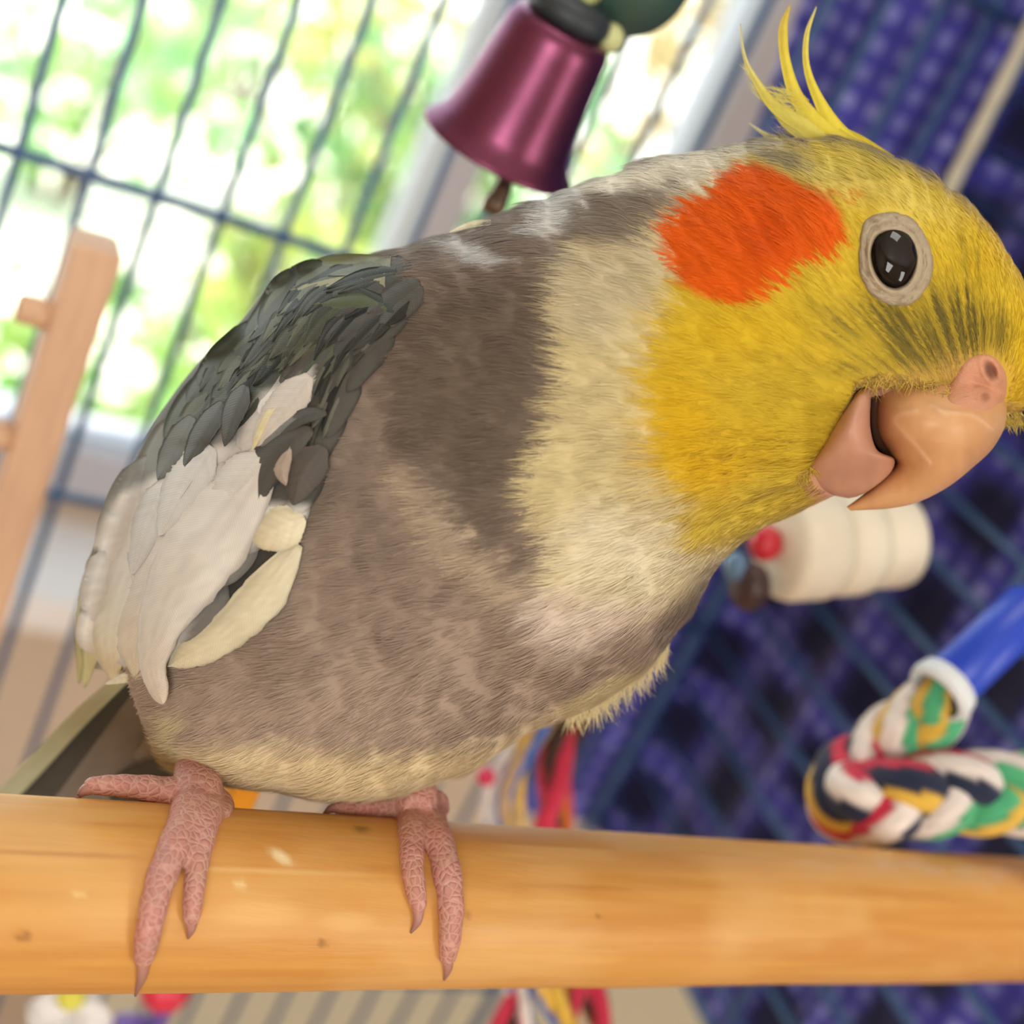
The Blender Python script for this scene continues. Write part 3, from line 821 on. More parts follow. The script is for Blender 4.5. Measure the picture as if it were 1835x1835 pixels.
def paint(x, y):
    """plumage colour (linear) of the bird's own markings; x, y in the photograph's frame"""
    x = np.asarray(x, float); y = np.asarray(y, float)
    # edges fray along the lie of the feathers (away from the beak)
    dx, dy = x - 1760, y - 790; dl = np.sqrt(dx * dx + dy * dy) + 1e-6; dx, dy = dx / dl, dy / dl
    ang = np.arctan2(dy, dx)
    fr = (vn(ang * 95, dl * .012, 3) - .5) * 30 + (vn(ang * 260, dl * .02, 5) - .5) * 18
    xs = x - dx * fr; ys = y - dy * fr
    c = np.empty(x.shape + (3,))
    m1 = fbm(x * .008, y * .008, 31, 3); m2 = fbm(x * .02, y * .02, 41, 3)
    c[:] = srgb(138, 122, 108)
    lo = np.clip((y - 900) / 350, 0, 1)
    c += (srgb(172, 152, 134) - c) * (lo * .85)[..., None]
    c *= (1 + .30 * (m1 - .5) + .22 * (m2 - .5))[..., None]
    def patch(poly, col, soft, k=1.0, tex=0.06):
        d = sdpoly(xs, ys, poly)
        w = np.clip(.5 - d / soft, 0, 1); w = w * w * (3 - 2 * w) * k
        cc = srgb(*col) * (1 + tex * 2 * (m2 - .5))[..., None]
        c[:] = c + (cc - c) * w[..., None]
    patch(GREEN_BACK, (92, 96, 80), 60, .9)
    patch(DARK_BREAST, (108, 94, 80), 130, .95)
    patch(STRIPE, (186, 168, 142), 46, .85)
    patch(FAR_SHOULDER, (128, 112, 96), 20, .95)
    patch(CREAM_NECK, (212, 196, 146), 44, 1.0)
    patch([(1010, 960), (1060, 900), (1200, 920), (1290, 985), (1200, 1060), (1100, 1090), (1010, 1080)], (232, 221, 188), 90, .95)
    patch(PINK_WHITE, (218, 202, 184), 50, .9)
    patch([(1000, 470), (1060, 440), (1180, 440), (1190, 540), (1100, 620), (1020, 600)], (198, 186, 154), 60, .8)
    patch(NAPE_GLOW, (236, 230, 210), 34, .95)  # pale nape, whitened further to paint in window glow along its rim
    patch(GREY_NECK, (136, 124, 108), 36, .95)
    patch(WHITE_BACK1, (206, 206, 202), 26, .9)
    patch(WHITE_BACK2, (206, 206, 200), 28, .95)
    patch(FACE, (214, 184, 52), 60, 1.0)
    for (cx, cy, rx, ry, col, k) in ((1230, 760, 70, 120, (226, 180, 18), .8), (1330, 600, 130, 70, (222, 184, 30), .7), (1420, 690, 130, 60, (196, 166, 46), .55),
                                     (1360, 800, 90, 80, (208, 172, 30), .6), (1290, 850, 60, 45, (228, 178, 16), .7), (1400, 880, 120, 40, (196, 172, 66), .6),
                                     (1760, 470, 60, 110, (226, 190, 30), .6), (1840, 640, 40, 130, (232, 196, 24), .8), (1640, 390, 130, 40, (222, 194, 66), .6),
                                     (1450, 300, 110, 46, (208, 192, 118), .7), (1300, 940, 80, 40, (202, 180, 76), .6)):
        w = np.exp(-ell(xs, ys, cx, cy, rx, ry) ** 2 * 1.2) * k
        c += (srgb(*col) - c) * w[..., None]
    patch([(1480, 262), (1560, 270), (1700, 356), (1660, 400), (1560, 330), (1460, 290)], (226, 204, 66), 40, .8)
    patch([(1440, 285), (1520, 275), (1640, 330), (1720, 400), (1640, 400), (1560, 372), (1480, 340)], (216, 198, 104), 60, .6)
    patch(CHEEK, (228, 96, 8), 22, 1.0)
    d = np.exp(-ell(xs, ys, 1380, 420, 70, 50, .7) ** 2) * .35
    c += (srgb(204, 62, 6) - c) * d[..., None]
    patch([(1495, 350), (1545, 346), (1555, 352), (1500, 362)], (222, 120, 40), 8, .7)
    patch([(1350, 272), (1420, 268), (1470, 296), (1440, 306), (1390, 292)], (136, 128, 108), 22, .8)
    # dusky smudges between eye and beak, drawn out in streaks that run back from the gape
    st = vn(ang * 60, dl * .006, 61)
    for (cx, cy, rx, ry, an, k) in ((1720, 570, 92, 58, .5, .95), (1690, 610, 70, 46, 0, .5), (1610, 590, 80, 40, .75, .75), (1660, 640, 90, 40, 0, .55), (1520, 590, 60, 40, .6, .6), (1770, 600, 36, 40, 0, .6), (1560, 655, 80, 24, -.15, .5), (1740, 470, 30, 60, -.4, .35)):
        w = np.clip(1.35 - ell(xs, ys, cx, cy, rx, ry, an), 0, 1) * k * (.45 + 1.0 * np.clip((st - .3) * 2.2, 0, 1))
        c += (srgb(108, 96, 42) - c) * np.clip(w, 0, 1)[..., None]
    w = np.exp(-ell(xs, ys, 1745, 668, 60, 26) ** 2) * .7
    c += (srgb(206, 160, 104) - c) * w[..., None]
    w = np.exp(-ell(xs, ys, 1640, 684, 70, 20) ** 2) * .6
    c += (srgb(196, 158, 92) - c) * w[..., None]
    patch(BELLY, (226, 208, 166), 56, 1.0)  # cream belly band, lightened further to paint in light bounced off the perch
    patch(FLUFF, (216, 200, 154), 26, .95)
    patch([(290, 1280), (330, 1270), (350, 1400), (295, 1410)], (196, 186, 146), 30, .8)
    d = sdpoly(x, y, BILL); w = np.clip(-d / 8, 0, 1)
    c += (srgb(204, 150, 118) - c) * w[..., None]
    # faint bars across the breast
    patch([(560, 1040), (640, 1060), (740, 1110), (760, 1140), (640, 1110), (560, 1080)], (150, 132, 118), 40, .5)
    patch([(470, 1120), (640, 1200), (560, 1260), (440, 1220)], (150, 134, 118), 60, .5)
    return np.clip(c, .004, 1)

def wing_paint(x, y):
    x = np.asarray(x, float); y = np.asarray(y, float)
    d = sdpoly(x, y, WING_WHITE)
    w = np.clip(.5 - d / 14, 0, 1)
    dk = np.where(((x - 600) + (y - 560) < 10)[..., None], srgb(68, 72, 60), srgb(76, 74, 68))
    m = fbm(x * .02, y * .02, 91, 3)
    dk = dk * (.75 + .5 * m)[..., None]
    wt = srgb(218, 214, 206) * (.9 + .2 * m)[..., None]
    return dk + (wt - dk) * w[..., None]

bird_loc = c2w(P(560, 1440, 15.3))
bird = thing('cockatiel', 'pied grey and white cockatiel with yellow face and orange cheek patch on the wooden perch', 'bird', bird_loc)

def loft(st, n, m, comp=True, pw=1.0):
    """rings between an upper and a lower outline; camera-axes cm"""
    a = np.array([s[0] for s in st], float); b = np.array([s[1] for s in st], float)
    zc = np.array([s[2] for s in st], float)[:, None]; rd = np.array([s[3] for s in st], float)[:, None]
    q = catmull(np.hstack([a, b, zc, rd]), n)
    A = q[:, 0:2]; B = q[:, 2:4]; z = q[:, 4]; r = np.maximum(q[:, 5], .02)
    c = (A + B) / 2; h = (A - B) / 2
    if comp: h = h * np.sqrt(np.maximum(1 - (r / z) ** 2, .5))[:, None]
    th = np.linspace(0, 2 * np.pi, m, endpoint=False)
    px = c[:, None] + h[:, None] * np.cos(th)[None, :, None]
    C = P(px[..., 0], px[..., 1], z[:, None])
    C[..., 2] -= (r[:, None] * (np.sign(np.sin(th)) * np.abs(np.sin(th)) ** pw)[None])
    if pw != 1.0: C = P(px[..., 0], px[..., 1], C[..., 2])
    return C, th

NB, MB = 420, 360
BC, th = loft(ST, NB, MB)
sv = np.linspace(0, 1, NB)[:, None]
px0, py0 = to_px(BC)
# soft relief: feather masses that overlap down the breast
ddx, ddy = px0 - 1760, py0 - 790
dl = np.hypot(ddx, ddy); an = np.arctan2(ddy, ddx)
bump = (fbm(an * 16, dl * .011, 51, 3) - .5) * .10 + (fbm(px0 * .006, py0 * .006, 53, 2) - .5) * .16
bump *= np.clip((dl - 150) / 300, .15, 1) * np.minimum(1, np.minimum(sv, 1 - sv) * 12)
ctr = BC.mean(1, keepdims=True)
front = np.sin(th)[None] > 0
BC[..., 2] += np.where(front, .62 * np.clip(.5 - sdpoly(px0, py0, BILL) / 30, 0, 1) * np.clip((px0 - 1455) / 80, 0, 1) * np.clip((900 - py0) / 60, 0, 1), 0)
BC[..., 2] += np.where(front, .35 * np.clip((1.0 - ell(px0, py0, 1600, 463, 44, 55)) * 5, 0, 1), 0)
nrm = norm(BC - ctr)
BC = BC + nrm * bump[..., None]
# eye socket and cheek puff
e = ell(px0, py0, 1385, 430, 150, 120, .4); BC[..., 2] -= np.where(np.sin(th)[None] > 0, .10 * np.exp(-e ** 2), 0)
e = ell(px0, py0, 1605, 470, 95, 110); BC[..., 2] += np.where(np.sin(th)[None] > 0, .08 * np.exp(-e ** 2), 0)
e = ell(px0, py0, 1300, 760, 160, 150); BC[..., 2] -= np.where(np.sin(th)[None] > 0, .12 * np.exp(-e ** 2), 0)
bf = grid_faces(NB, MB, True)
bverts = BC.reshape(-1, 3)
caps = np.vstack([BC[0].mean(0), BC[-1].mean(0)])
nv = len(bverts)
allv = np.vstack([bverts, caps])
j = np.arange(MB); j2 = (j + 1) % MB
tri0 = np.stack([np.full(MB, nv), j2, j], -1); tri1 = np.stack([np.full(MB, nv + 1), (NB - 1) * MB + j, (NB - 1) * MB + j2], -1)
bfaces = [tuple(q) for q in bf] + [tuple(q) for q in tri0] + [tuple(q) for q in tri1]
body_x, body_y = to_px(allv)
bcol = paint(body_x, body_y)
body = mesh_obj('body', c2w(allv), bfaces, MT['plumage'], bird, True, col=bcol)

# wing: a lens-shaped mass along the flank, then its feathers
WOUT = [(735, 468), (620, 470), (515, 498), (440, 590), (372, 655), (302, 745), (236, 862), (196, 955), (168, 1060), (152, 1140), (160, 1195)]
WIN = [(760, 520), (712, 590), (655, 660), (615, 740), (575, 825), (545, 905), (522, 970), (492, 1035), (430, 1110), (350, 1165), (250, 1195)]
body_bvh = BVHTree.FromPolygons([tuple(v) for v in allv], bfaces)
def hit(px, py, tree):
    d = P(px, py, 1.0)
    r = tree.ray_cast(Vector((0, 0, 0)), Vector(d).normalized(), 60.0)
    return None if r[0] is None else r[0][2]
wst = []
for k, (a, b) in enumerate(zip(WOUT, WIN)):
    u = k / (len(WOUT) - 1)
    zi = hit(b[0], b[1], body_bvh) or 15.0
    zo = 16.2 + .25 * u
    wst.append((a, b, zo, zi, .12 + .55 * math.sin(math.pi * min(1, .12 + u * .86)) ** .8))
NW, MW = 160, 72
q = catmull(np.array([[*s[0], *s[1], s[2], s[3], s[4]] for s in wst], float), NW)
A3 = P(q[:, 0], q[:, 1], q[:, 4]); B3 = P(q[:, 2], q[:, 3], q[:, 5])
mid = (A3 + B3) / 2; hv = (A3 - B3) / 2
al = norm(np.gradient(mid, axis=0)); nw = norm(np.cross(al, hv)); nw = np.where((nw[:, 2:3] > 0), -nw, nw)
thw = np.linspace(0, 2 * np.pi, MW, endpoint=False)
rr = .10 + .34 * np.sin(np.linspace(0, 1, NW) * np.pi) ** .6
WC = mid[:, None] + hv[:, None] * np.cos(thw)[None, :, None] + nw[:, None] * (rr[:, None] * np.sin(thw)[None])[..., None]
wv = WC.reshape(-1, 3); wf = [tuple(x) for x in grid_faces(NW, MW, True)] + [tuple(range(MW - 1, -1, -1)), tuple(range((NW - 1) * MW, NW * MW))]
wpx, wpy = to_px(wv)
wcol = wing_paint(wpx, wpy) * .8
wing = mesh_obj('wing', c2w(wv), wf, MT['plumage'], bird, True, col=wcol)
both_v, both_f = join([(allv, bfaces), (wv, wf)])
tree_all = BVHTree.FromPolygons([tuple(v) for v in both_v], both_f)

def feather(name, path, hw, parent, lift0=.02, lift1=.06, col=None, z=None, n=26, m=9, camber=.35, tipcol=None, colf=None, shaft=True, fringe=0.0, seed=0, rounded=False, margin_shade=0.0):
    """one vane laid on the bird: path and half widths in pixels, followed at the depth of what lies under it"""
    p = catmull(path, n); w = np.maximum(catmull(np.array(hw, float)[:, None], n)[:, 0], .6)
    t = norm(np.gradient(p, axis=0)); s = np.stack([-t[:, 1], t[:, 0]], -1)
    g = np.linspace(-1, 1, m)
    u = np.linspace(0, 1, n)
    if rounded: w = w * np.sqrt(np.clip(1 - np.clip((u - .82) / .182, 0, 1) ** 2, 0, 1)) * (.25 + .75 * np.clip(u / .22, 0, 1) ** .7) + .4
    if fringe:
        r = np.random.default_rng(seed); jag = 1 + fringe * r.normal(size=(n, m)) * (np.abs(g)[None] > .9)
    else: jag = 1.0
    px = p[:, None] + s[:, None] * (g[None] * w[:, None] * jag)[..., None]
    if z is None:
        zz = np.full((n, m), np.nan)
        for i in range(n):
            for jx in range(m):
                h = hit(px[i, jx, 0], px[i, jx, 1], tree_all)
                if h: zz[i, jx] = h
        ok = ~np.isnan(zz)
        row = np.array([np.nanmean(zz[i]) if ok[i].any() else np.nan for i in range(n)])
        if np.isnan(row).any():
            good = ~np.isnan(row)
            row = np.interp(np.arange(n), np.where(good)[0], row[good]) if good.any() else np.full(n, 15.5)
        zz = np.where(np.isnan(zz), row[:, None], zz)
        # smooth: a vane is stiff
        for _ in range(3):
            zz[1:-1] = (zz[:-2] + 2 * zz[1:-1] + zz[2:]) / 4
            zz[:, 1:-1] = (zz[:, :-2] + 2 * zz[:, 1:-1] + zz[:, 2:]) / 4
    else:
        zr = np.interp(u, np.linspace(0, 1, len(np.atleast_1d(z))), np.atleast_1d(z)); zz = np.repeat(zr[:, None], m, 1)
    zz = zz - (lift0 + (lift1 - lift0) * u)[:, None]
    kz = 15.0 / F
    zz = zz - (camber * (w * kz)[:, None] * (1 - g[None] ** 2)) - (.012 * np.exp(-(g[None] * 6) ** 2) if shaft else 0)
    v = P(px[..., 0], px[..., 1], zz)
    L = np.concatenate([[0], np.cumsum(np.linalg.norm(np.diff(p, axis=0), axis=1))]) * kz
    uv = np.stack([np.repeat(L[:, None], m, 1), np.abs(g)[None] * (w * kz)[:, None]], -1)
    if colf is not None: c = colf(px[..., 0], px[..., 1])
    else:
        c = np.broadcast_to(srgb(*col), (n, m, 3)).copy()
        if tipcol is not None: c = c + (srgb(*tipcol) - c) * (np.clip((u - .45) / .5, 0, 1) ** 1.3)[:, None, None]
    c = c * (.93 + .14 * vn((uv[..., 0] - .9 * uv[..., 1]) * 40, 3.0 + 0 * g[None], seed))[..., None]
    if margin_shade: c = c * (1 - margin_shade * (np.abs(g)[None] ** 3) * np.clip(u * 2, 0, 1)[:, None])[..., None]  # vane edges darkened, painting in the shading between feathers
    if shaft: c = c * (1 - .10 * np.exp(-((np.abs(g) - .14) * 12) ** 2))[None, :, None]
    # thickness: second skin just behind
    v2 = v.copy(); v2[..., 2] += .012
    V = np.concatenate([v.reshape(-1, 3), v2.reshape(-1, 3)])
    f1 = grid_faces(n, m); f2 = f1[:, ::-1] + n * m
    rim = []
    idx = lambda i, jx: i * m + jx
    loop = [idx(i, 0) for i in range(n)] + [idx(n - 1, jx) for jx in range(1, m)] + [idx(i, m - 1) for i in range(n - 2, -1, -1)] + [idx(0, jx) for jx in range(m - 2, 0, -1)]
    for a, b in zip(loop, loop[1:] + loop[:1]): rim.append((b, a, a + n * m, b + n * m))
    ff = np.vstack([f1, f2, np.array(rim)])
    return mesh_obj(name, c2w(V), ff, MT['feather'], parent, True, col=np.concatenate([c.reshape(-1, 3)] * 2), uv=np.concatenate([uv.reshape(-1, 2)] * 2))

# coverts in overlapping rows down the wing
qo = q[:, 0:2]; qi = q[:, 2:4]
def wpt(a, b):
    i = np.clip(a, 0, 1) * (NW - 1); i0 = min(int(i), NW - 2); fr = i - i0
    o = qo[i0] * (1 - fr) + qo[i0 + 1] * fr; n_ = qi[i0] * (1 - fr) + qi[i0 + 1] * fr
    return o * (1 - b) + n_ * b
rows = [(.86, 5), (.76, 5), (.67, 6), (.59, 6), (.52, 7), (.45, 7), (.385, 7), (.325, 7), (.265, 7), (.21, 7), (.155, 6), (.10, 5), (.05, 4)]
for ri, (a0, nb) in enumerate(rows):
    for k in range(nb):
        b = (k + .5 + .25 * random.uniform(-1, 1)) / nb * 1.02 - .01
        ln = .15 + random.uniform(-.02, .02)
        a_ = a0 - .05 + random.uniform(-.015, .015)
        pts = [wpt(a_ + ln * s_, b + .02 * s_ * random.uniform(-1, 1)) for s_ in (0, .33, .66, 1.0)]
        if a_ + ln > .98: continue
        wd = np.linalg.norm(wpt(a_ + ln / 2, 0) - wpt(a_ + ln / 2, 1)) / nb * .78
        wd = min(wd, 44)
        cx, cy = pts[2]
        one = wing_paint(np.array([cx]), np.array([cy]))[0]
        edge = random.uniform(.85, 1.18)
        if a0 > .5 and b > .5 and one[0] < .25: continue
        def cf(x, y, one=one, edge=edge):
            own = wing_paint(x, y); return (own * .65 + one * .35) * edge
        feather('covert', pts, [wd * .7, wd, wd * .9, wd * .5], wing, .01, .075 + .02 * random.random(), colf=cf, n=18, m=7, camber=.25, seed=ri * 10 + k, rounded=True)

WHT = (218, 214, 204); CRM = (222, 212, 176)
FL = [  # path, half widths, colour, tip colour, lift0, lift1
    ([(232, 880), (182, 1000), (156, 1100), (141, 1226)], [14, 22, 20, 5], (190, 188, 170), (206, 204, 150), .02, .03),
    ([(262, 880), (206, 985), (176, 1090), (152, 1232)], [26, 32, 26, 8], (206, 202, 190), (214, 210, 160), .04, .06),
    ([(300, 1175), (250, 1205), (188, 1226)], [16, 13, 3], (214, 206, 178), None, .03, .05),
    ([(320, 840), (258, 950), (214, 1060), (196, 1140), (205, 1222)], [36, 40, 40, 36, 13], WHT, (222, 214, 180), .06, .10),
    ([(405, 830), (330, 940), (268, 1050), (240, 1130), (242, 1212)], [42, 44, 38, 36, 12], (210, 204, 194), (214, 202, 176), .08, .13),
    ([(492, 1050), (430, 1120), (375, 1168), (332, 1197)], [18, 24, 17, 3], CRM, None, .04, .05),
    ([(534, 975), (470, 1068), (396, 1142), (338, 1174), (300, 1194)], [36, 41, 33, 24, 5], (214, 206, 176), CRM, .06, .08),
    ([(500, 780), (430, 890), (352, 1000), (296, 1100), (274, 1185), (284, 1235), (292, 1262)], [44, 62, 70, 46, 26, 18, 12], WHT, (218, 206, 186), .13, .24),
    ([(556, 672), (505, 735), (455, 800)], [24, 32, 12], (212, 204, 192), None, .12, .16),
    ([(512, 708), (478, 752), (452, 806)], [7, 9, 3], (226, 214, 168), None, .15, .20),
    ([(470, 815), (425, 870), (375, 940)], [34, 40, 10], WHT, None, .15, .19),
    ([(380, 800), (330, 870), (285, 960)], [32, 38, 10], (208, 206, 200), None, .13, .17),
    ([(300, 860), (262, 940), (236, 1030)], [26, 30, 8], (204, 202, 196), None, .10, .14),
    ([(546, 928), (500, 948), (452, 968)], [26, 40, 20], (226, 216, 184), (214, 204, 170), .08, .12),
    ([(560, 735), (515, 760), (468, 800)], [9, 12, 3], (128, 128, 124), None, .14, .18),
    ([(585, 740), (540, 748), (490, 790)], [10, 13, 3], (84, 84, 80), None, .15, .17),
    ([(560, 770), (505, 800), (470, 850), (462, 905)], [22, 34, 30, 8], (84, 82, 76), None, .13, .17),
    ([(580, 800), (545, 850), (525, 905)], [26, 34, 8], (92, 86, 80), None, .13, .17),
    ([(520, 800), (505, 840), (512, 870)], [8, 14, 3], (172, 156, 140), None, .18, .21),
    ([(440, 690), (418, 740), (402, 800)], [18, 20, 4], (88, 90, 86), None, .16, .19),
    ([(400, 720), (360, 780), (330, 838)], [18, 20, 6], (84, 86, 82), None, .15, .18),
    ([(345, 745), (308, 810), (282, 860)], [20, 22, 4], (92, 92, 86), None, .13, .16),
    ([(352, 850), (336, 875), (322, 895)], [5, 7, 2], (150, 148, 142), None, .18, .20),
]
for i, (pt, hw, c1, c2, l0, l1) in enumerate(FL):
    feather('flight_feather', pt, hw, wing, l0, l1, col=c1, tipcol=c2, n=38, m=11, camber=.28, seed=200 + i, fringe=.03, rounded=True, margin_shade=.22)
# narrow dark feathers over the upper wing, each a little lighter or darker
for i in range(95):
    a_ = .03 + .40 * (i / 95) ** .9; bb = random.uniform(.02, .92)
    ln = random.uniform(.07, .13)
    pts = [wpt(a_, bb), wpt(a_ + ln * .5, bb + random.uniform(-.02, .03)), wpt(a_ + ln, bb + random.uniform(-.03, .05))]
    x_, y_ = pts[2]
    if sdpoly(np.array([x_]), np.array([y_]), WING_WHITE)[0] < 4: continue
    wd = random.uniform(8, 15); s_ = random.uniform(.6, 1.35) ** 1.3; g_ = max(0, 1 - (x_ + y_ - 900) / 350)
    c0 = tuple(float(np.clip(v * s_, 20, 200)) for v in (68 + 2 * g_, 68 + 8 * g_, 60 - 5 * g_))
    feather('scapular', pts, [wd * .6, wd, wd * .7, 1.2], wing, .05, .10 + .03 * random.random(), col=c0, n=12, m=5, camber=.3, seed=600 + i)
# dark pointed scapulars at the shoulder
for i in range(30):
    u = i / 29
    bx = 715 - 120 * random.random() - 60 * u; by = 500 + 110 * u + random.uniform(-12, 12)
    ln = random.uniform(95, 165)
    a = math.radians(158 - 22 * u + random.uniform(-6, 6))
    ex, ey = bx + ln * math.cos(a), by + ln * math.sin(a)
    mx_, my_ = (bx + ex) / 2, (by + ey) / 2 - 10
    wd = random.uniform(9, 15); s_ = random.uniform(.75, 1.3)
    c0 = tuple(int(v * s_) for v in (70, 75, 60))
    feather('scapular', [(bx, by), (mx_, my_), (ex, ey)], [wd * .7, wd, 1.5], wing, .03, .09, col=c0, n=16, m=5, camber=.3, seed=300 + i)
for pts, hw, c0 in (([(700, 470), (600, 468), (512, 489)], [12, 12, 2], (120, 124, 92)), ([(690, 500), (600, 500), (520, 520)], [16, 18, 2], (150, 146, 110)),
                    ([(705, 555), (640, 540), (560, 545)], [14, 18, 3], (84, 92, 66)), ([(712, 570), (690, 545), (640, 515)], [10, 12, 4], (60, 66, 54)),
                    ([(880, 398), (845, 402), (806, 416)], [5, 6, 1], (236, 234, 200))):
    feather('scapular', pts, hw, wing, .06, .10, col=c0, n=16, m=5, camber=.3, seed=340)

# tail: long dark feathers running down behind the perch
for i, (pts, hw, c0, c1, zz) in enumerate((
        ([(270, 1215), (190, 1290), (90, 1390), (-10, 1500), (-110, 1610)], [40, 44, 46, 42, 10], (78, 76, 70), (66, 64, 60), (16.6, 18.0, 19.5)),
        ([(225, 1210), (140, 1290), (55, 1380), (-40, 1480), (-140, 1590)], [12, 16, 18, 16, 4], (186, 190, 158), (150, 152, 128), (16.5, 17.9, 19.4)),
        ([(300, 1230), (260, 1310), (180, 1420), (80, 1540), (-10, 1640)], [46, 60, 60, 50, 12], (128, 120, 110), (110, 104, 96), (16.4, 17.8, 19.2)),
        ([(300, 1290), (290, 1360), (230, 1440), (140, 1550)], [30, 48, 50, 14], (150, 140, 128), (120, 112, 104), (16.3, 17.5, 18.8)),
        ([(320, 1350), (290, 1385), (220, 1425), (150, 1500)], [20, 30, 36, 12], (76, 74, 68), (62, 60, 56), (16.25, 17.2, 18.4)))):
    feather('tail_feather', pts, hw, bird, 0, 0, col=c0, tipcol=c1, z=zz, n=30, m=9, camber=.12, seed=400 + i)

# crest
for i, (pts, hw, c0, c1) in enumerate((
        ([(1545, 278), (1475, 232), (1430, 178), (1408, 110), (1404, 50), (1416, 8)], [20, 19, 13, 9, 8, 1.2], (226, 208, 72), (206, 182, 80)),
        ([(1560, 282), (1505, 240), (1468, 180), (1446, 120), (1446, 62), (1463, 12)], [18, 17, 10, 6, 4.5, 1], (228, 210, 70), (214, 204, 116)),
        ([(1520, 275), (1440, 225), (1388, 190), (1352, 140), (1334, 100), (1326, 42)], [16, 15, 11, 6, 3, .8], (218, 206, 96), (220, 214, 160)),
        ([(1500, 272), (1420, 262), (1380, 246), (1342, 220)], [12, 9, 5, .8], (216, 206, 130), (214, 212, 176)),
        ([(1590, 300), (1530, 262), (1480, 232), (1440, 205)], [24, 24, 15, 3], (230, 206, 60), (222, 206, 90)),
        ([(1500, 278), (1420, 232), (1385, 195), (1358, 165)], [10, 8, 4, .8], (210, 200, 110), (220, 216, 150)),
        ([(1745, 398), (1732, 366), (1716, 346)], [3, 2, .6], (220, 208, 90), (230, 226, 170)),
        ([(1768, 425), (1742, 384), (1712, 350)], [3.5, 2.4, .6], (226, 206, 70), (234, 226, 150)),
        ([(1762, 420), (1735, 388), (1708, 366)], [2.5, 1.5, .5], (120, 110, 60), (150, 140, 90)))):
    feather('crest_feather', pts, hw, bird, 0, 0, col=c0, tipcol=c1, z=(15.1, 15.25, 15.4), n=36, m=7, camber=.3, seed=500 + i)

# ---- bill
def horn(name, sections, n, m, c0, c1, parent=bird, ridge=0.0, power=1.0):
    C, t_ = loft(sections, n, m, pw=power)
    x, y = to_px(C)
    cc = np.empty(C.shape); u = np.linspace(0, 1, n)[:, None]
    nz = fbm(x * .02, y * .02, 15, 3); nz2 = fbm(x * .05, y * .012, 16, 2)
    w = np.clip(.2 + 1.1 * (nz - .35) + .25 * np.sin(t_)[None] * 0, 0, 1)
    cc[:] = srgb(*c0) + (srgb(*c1) - srgb(*c0)) * w[..., None]
    cc *= (.9 + .2 * nz2)[..., None]
    if ridge:
        for (pts, wd, h) in ridge:
            pp = catmull(pts, 40)
            d = np.min(np.hypot(x[..., None] - pp[:, 0], y[..., None] - pp[:, 1]), -1)
            b_ = np.exp(-(d / wd) ** 2) * (np.sin(t_)[None] > 0)
            C[..., 2] -= h * b_
            cc += (srgb(232, 190, 150) - cc) * (b_ * .55 * (h > 0))[..., None]
    f = [tuple(k) for k in grid_faces(n, m, True)] + [tuple(range(m - 1, -1, -1)), tuple(range((n - 1) * m, n * m))]
    return mesh_obj(name, c2w(C.reshape(-1, 3)), f, MT['horn'], parent, True, col=cc.reshape(-1, 3))
horn('upper_beak', [((1600, 650), (1790, 660), 15.4, .70), ((1570, 684), (1802, 704), 15.25, 1.02), ((1567, 735), (1803, 756), 15.1, 1.18), ((1572, 775), (1782, 800), 15.1, 1.12),
                    ((1590, 808), (1750, 832), 15.12, .92), ((1606, 828), (1700, 872), 15.15, .72), ((1588, 851), (1645, 900), 15.15, .46), ((1560, 876), (1596, 911), 15.15, .30), ((1534, 896), (1550, 914), 15.15, .16), ((1517, 908), (1524, 915), 15.15, .05)],
     150, 120, (220, 172, 122), (206, 148, 100), ridge=[([(1640, 735), (1600, 752), (1640, 800), (1665, 830)], 5, .02), ([(1668, 726), (1700, 738), (1745, 745), (1778, 770)], 4, .015), ([(1680, 735), (1695, 742)], 4, .02)], power=.72)
horn('lower_beak', [((1548, 690), (1562, 693), 15.1, .85), ((1524, 712), (1561, 714), 14.98, 1.12), ((1496, 760), (1560, 766), 14.86, 1.28), ((1472, 800), (1572, 806), 14.9, 1.20), ((1444, 838), (1602, 822), 15.0, 1.04),
                    ((1458, 868), (1596, 848), 15.1, .70), ((1490, 886), (1560, 878), 15.15, .45), ((1520, 893), (1535, 890), 15.15, .12)], 110, 128, (206, 158, 132), (188, 132, 108), power=.42)
# dark tube set between the beak halves in place of their shade
gp = [(1576, 688), (1567, 715), (1566, 750), (1571, 785), (1584, 803), (1602, 820), (1600, 838)]
gc = catmull(gp, 24)
v, f = tube(c2w(P(gc[:, 0] + 3, gc[:, 1], np.linspace(14.5, 15.05, 24))), np.interp(np.linspace(0, 1, 24), [0, .2, .7, 1], [.0002, .0005, .0006, .0006]), 8)
mesh_obj('gape_shade', v, f, MT['dark'], bird)

# cere with nostril
n_, m_ = 40, 60
rr_ = np.linspace(0, 1, n_)[:, None]; tt_ = np.linspace(0, 2 * np.pi, m_, endpoint=False)[None]
cxp = 1760 + rr_ * (48 * np.cos(tt_) - 26 * np.exp(-((tt_ - 2.6) / .5) ** 2)); cyp = 686 + rr_ * (54 * np.sin(tt_) + 6 * np.exp(-((tt_ - 2.6) / .5) ** 2))
beak_tree = None
ub = bpy.data.objects['upper_beak']
bv = w2c(np.array([np.array(vv.co) for vv in ub.data.vertices]) + bird_loc); bfc = [tuple(p_.vertices) for p_ in ub.data.polygons]
tv, tf = join([(allv, bfaces), (bv, bfc)])
tree_head = BVHTree.FromPolygons([tuple(v_) for v_ in tv], tf)
zz = np.array([[hit(cxp[i, k], cyp[i, k], tree_head) or 15.0 for k in range(m_)] for i in range(n_)])
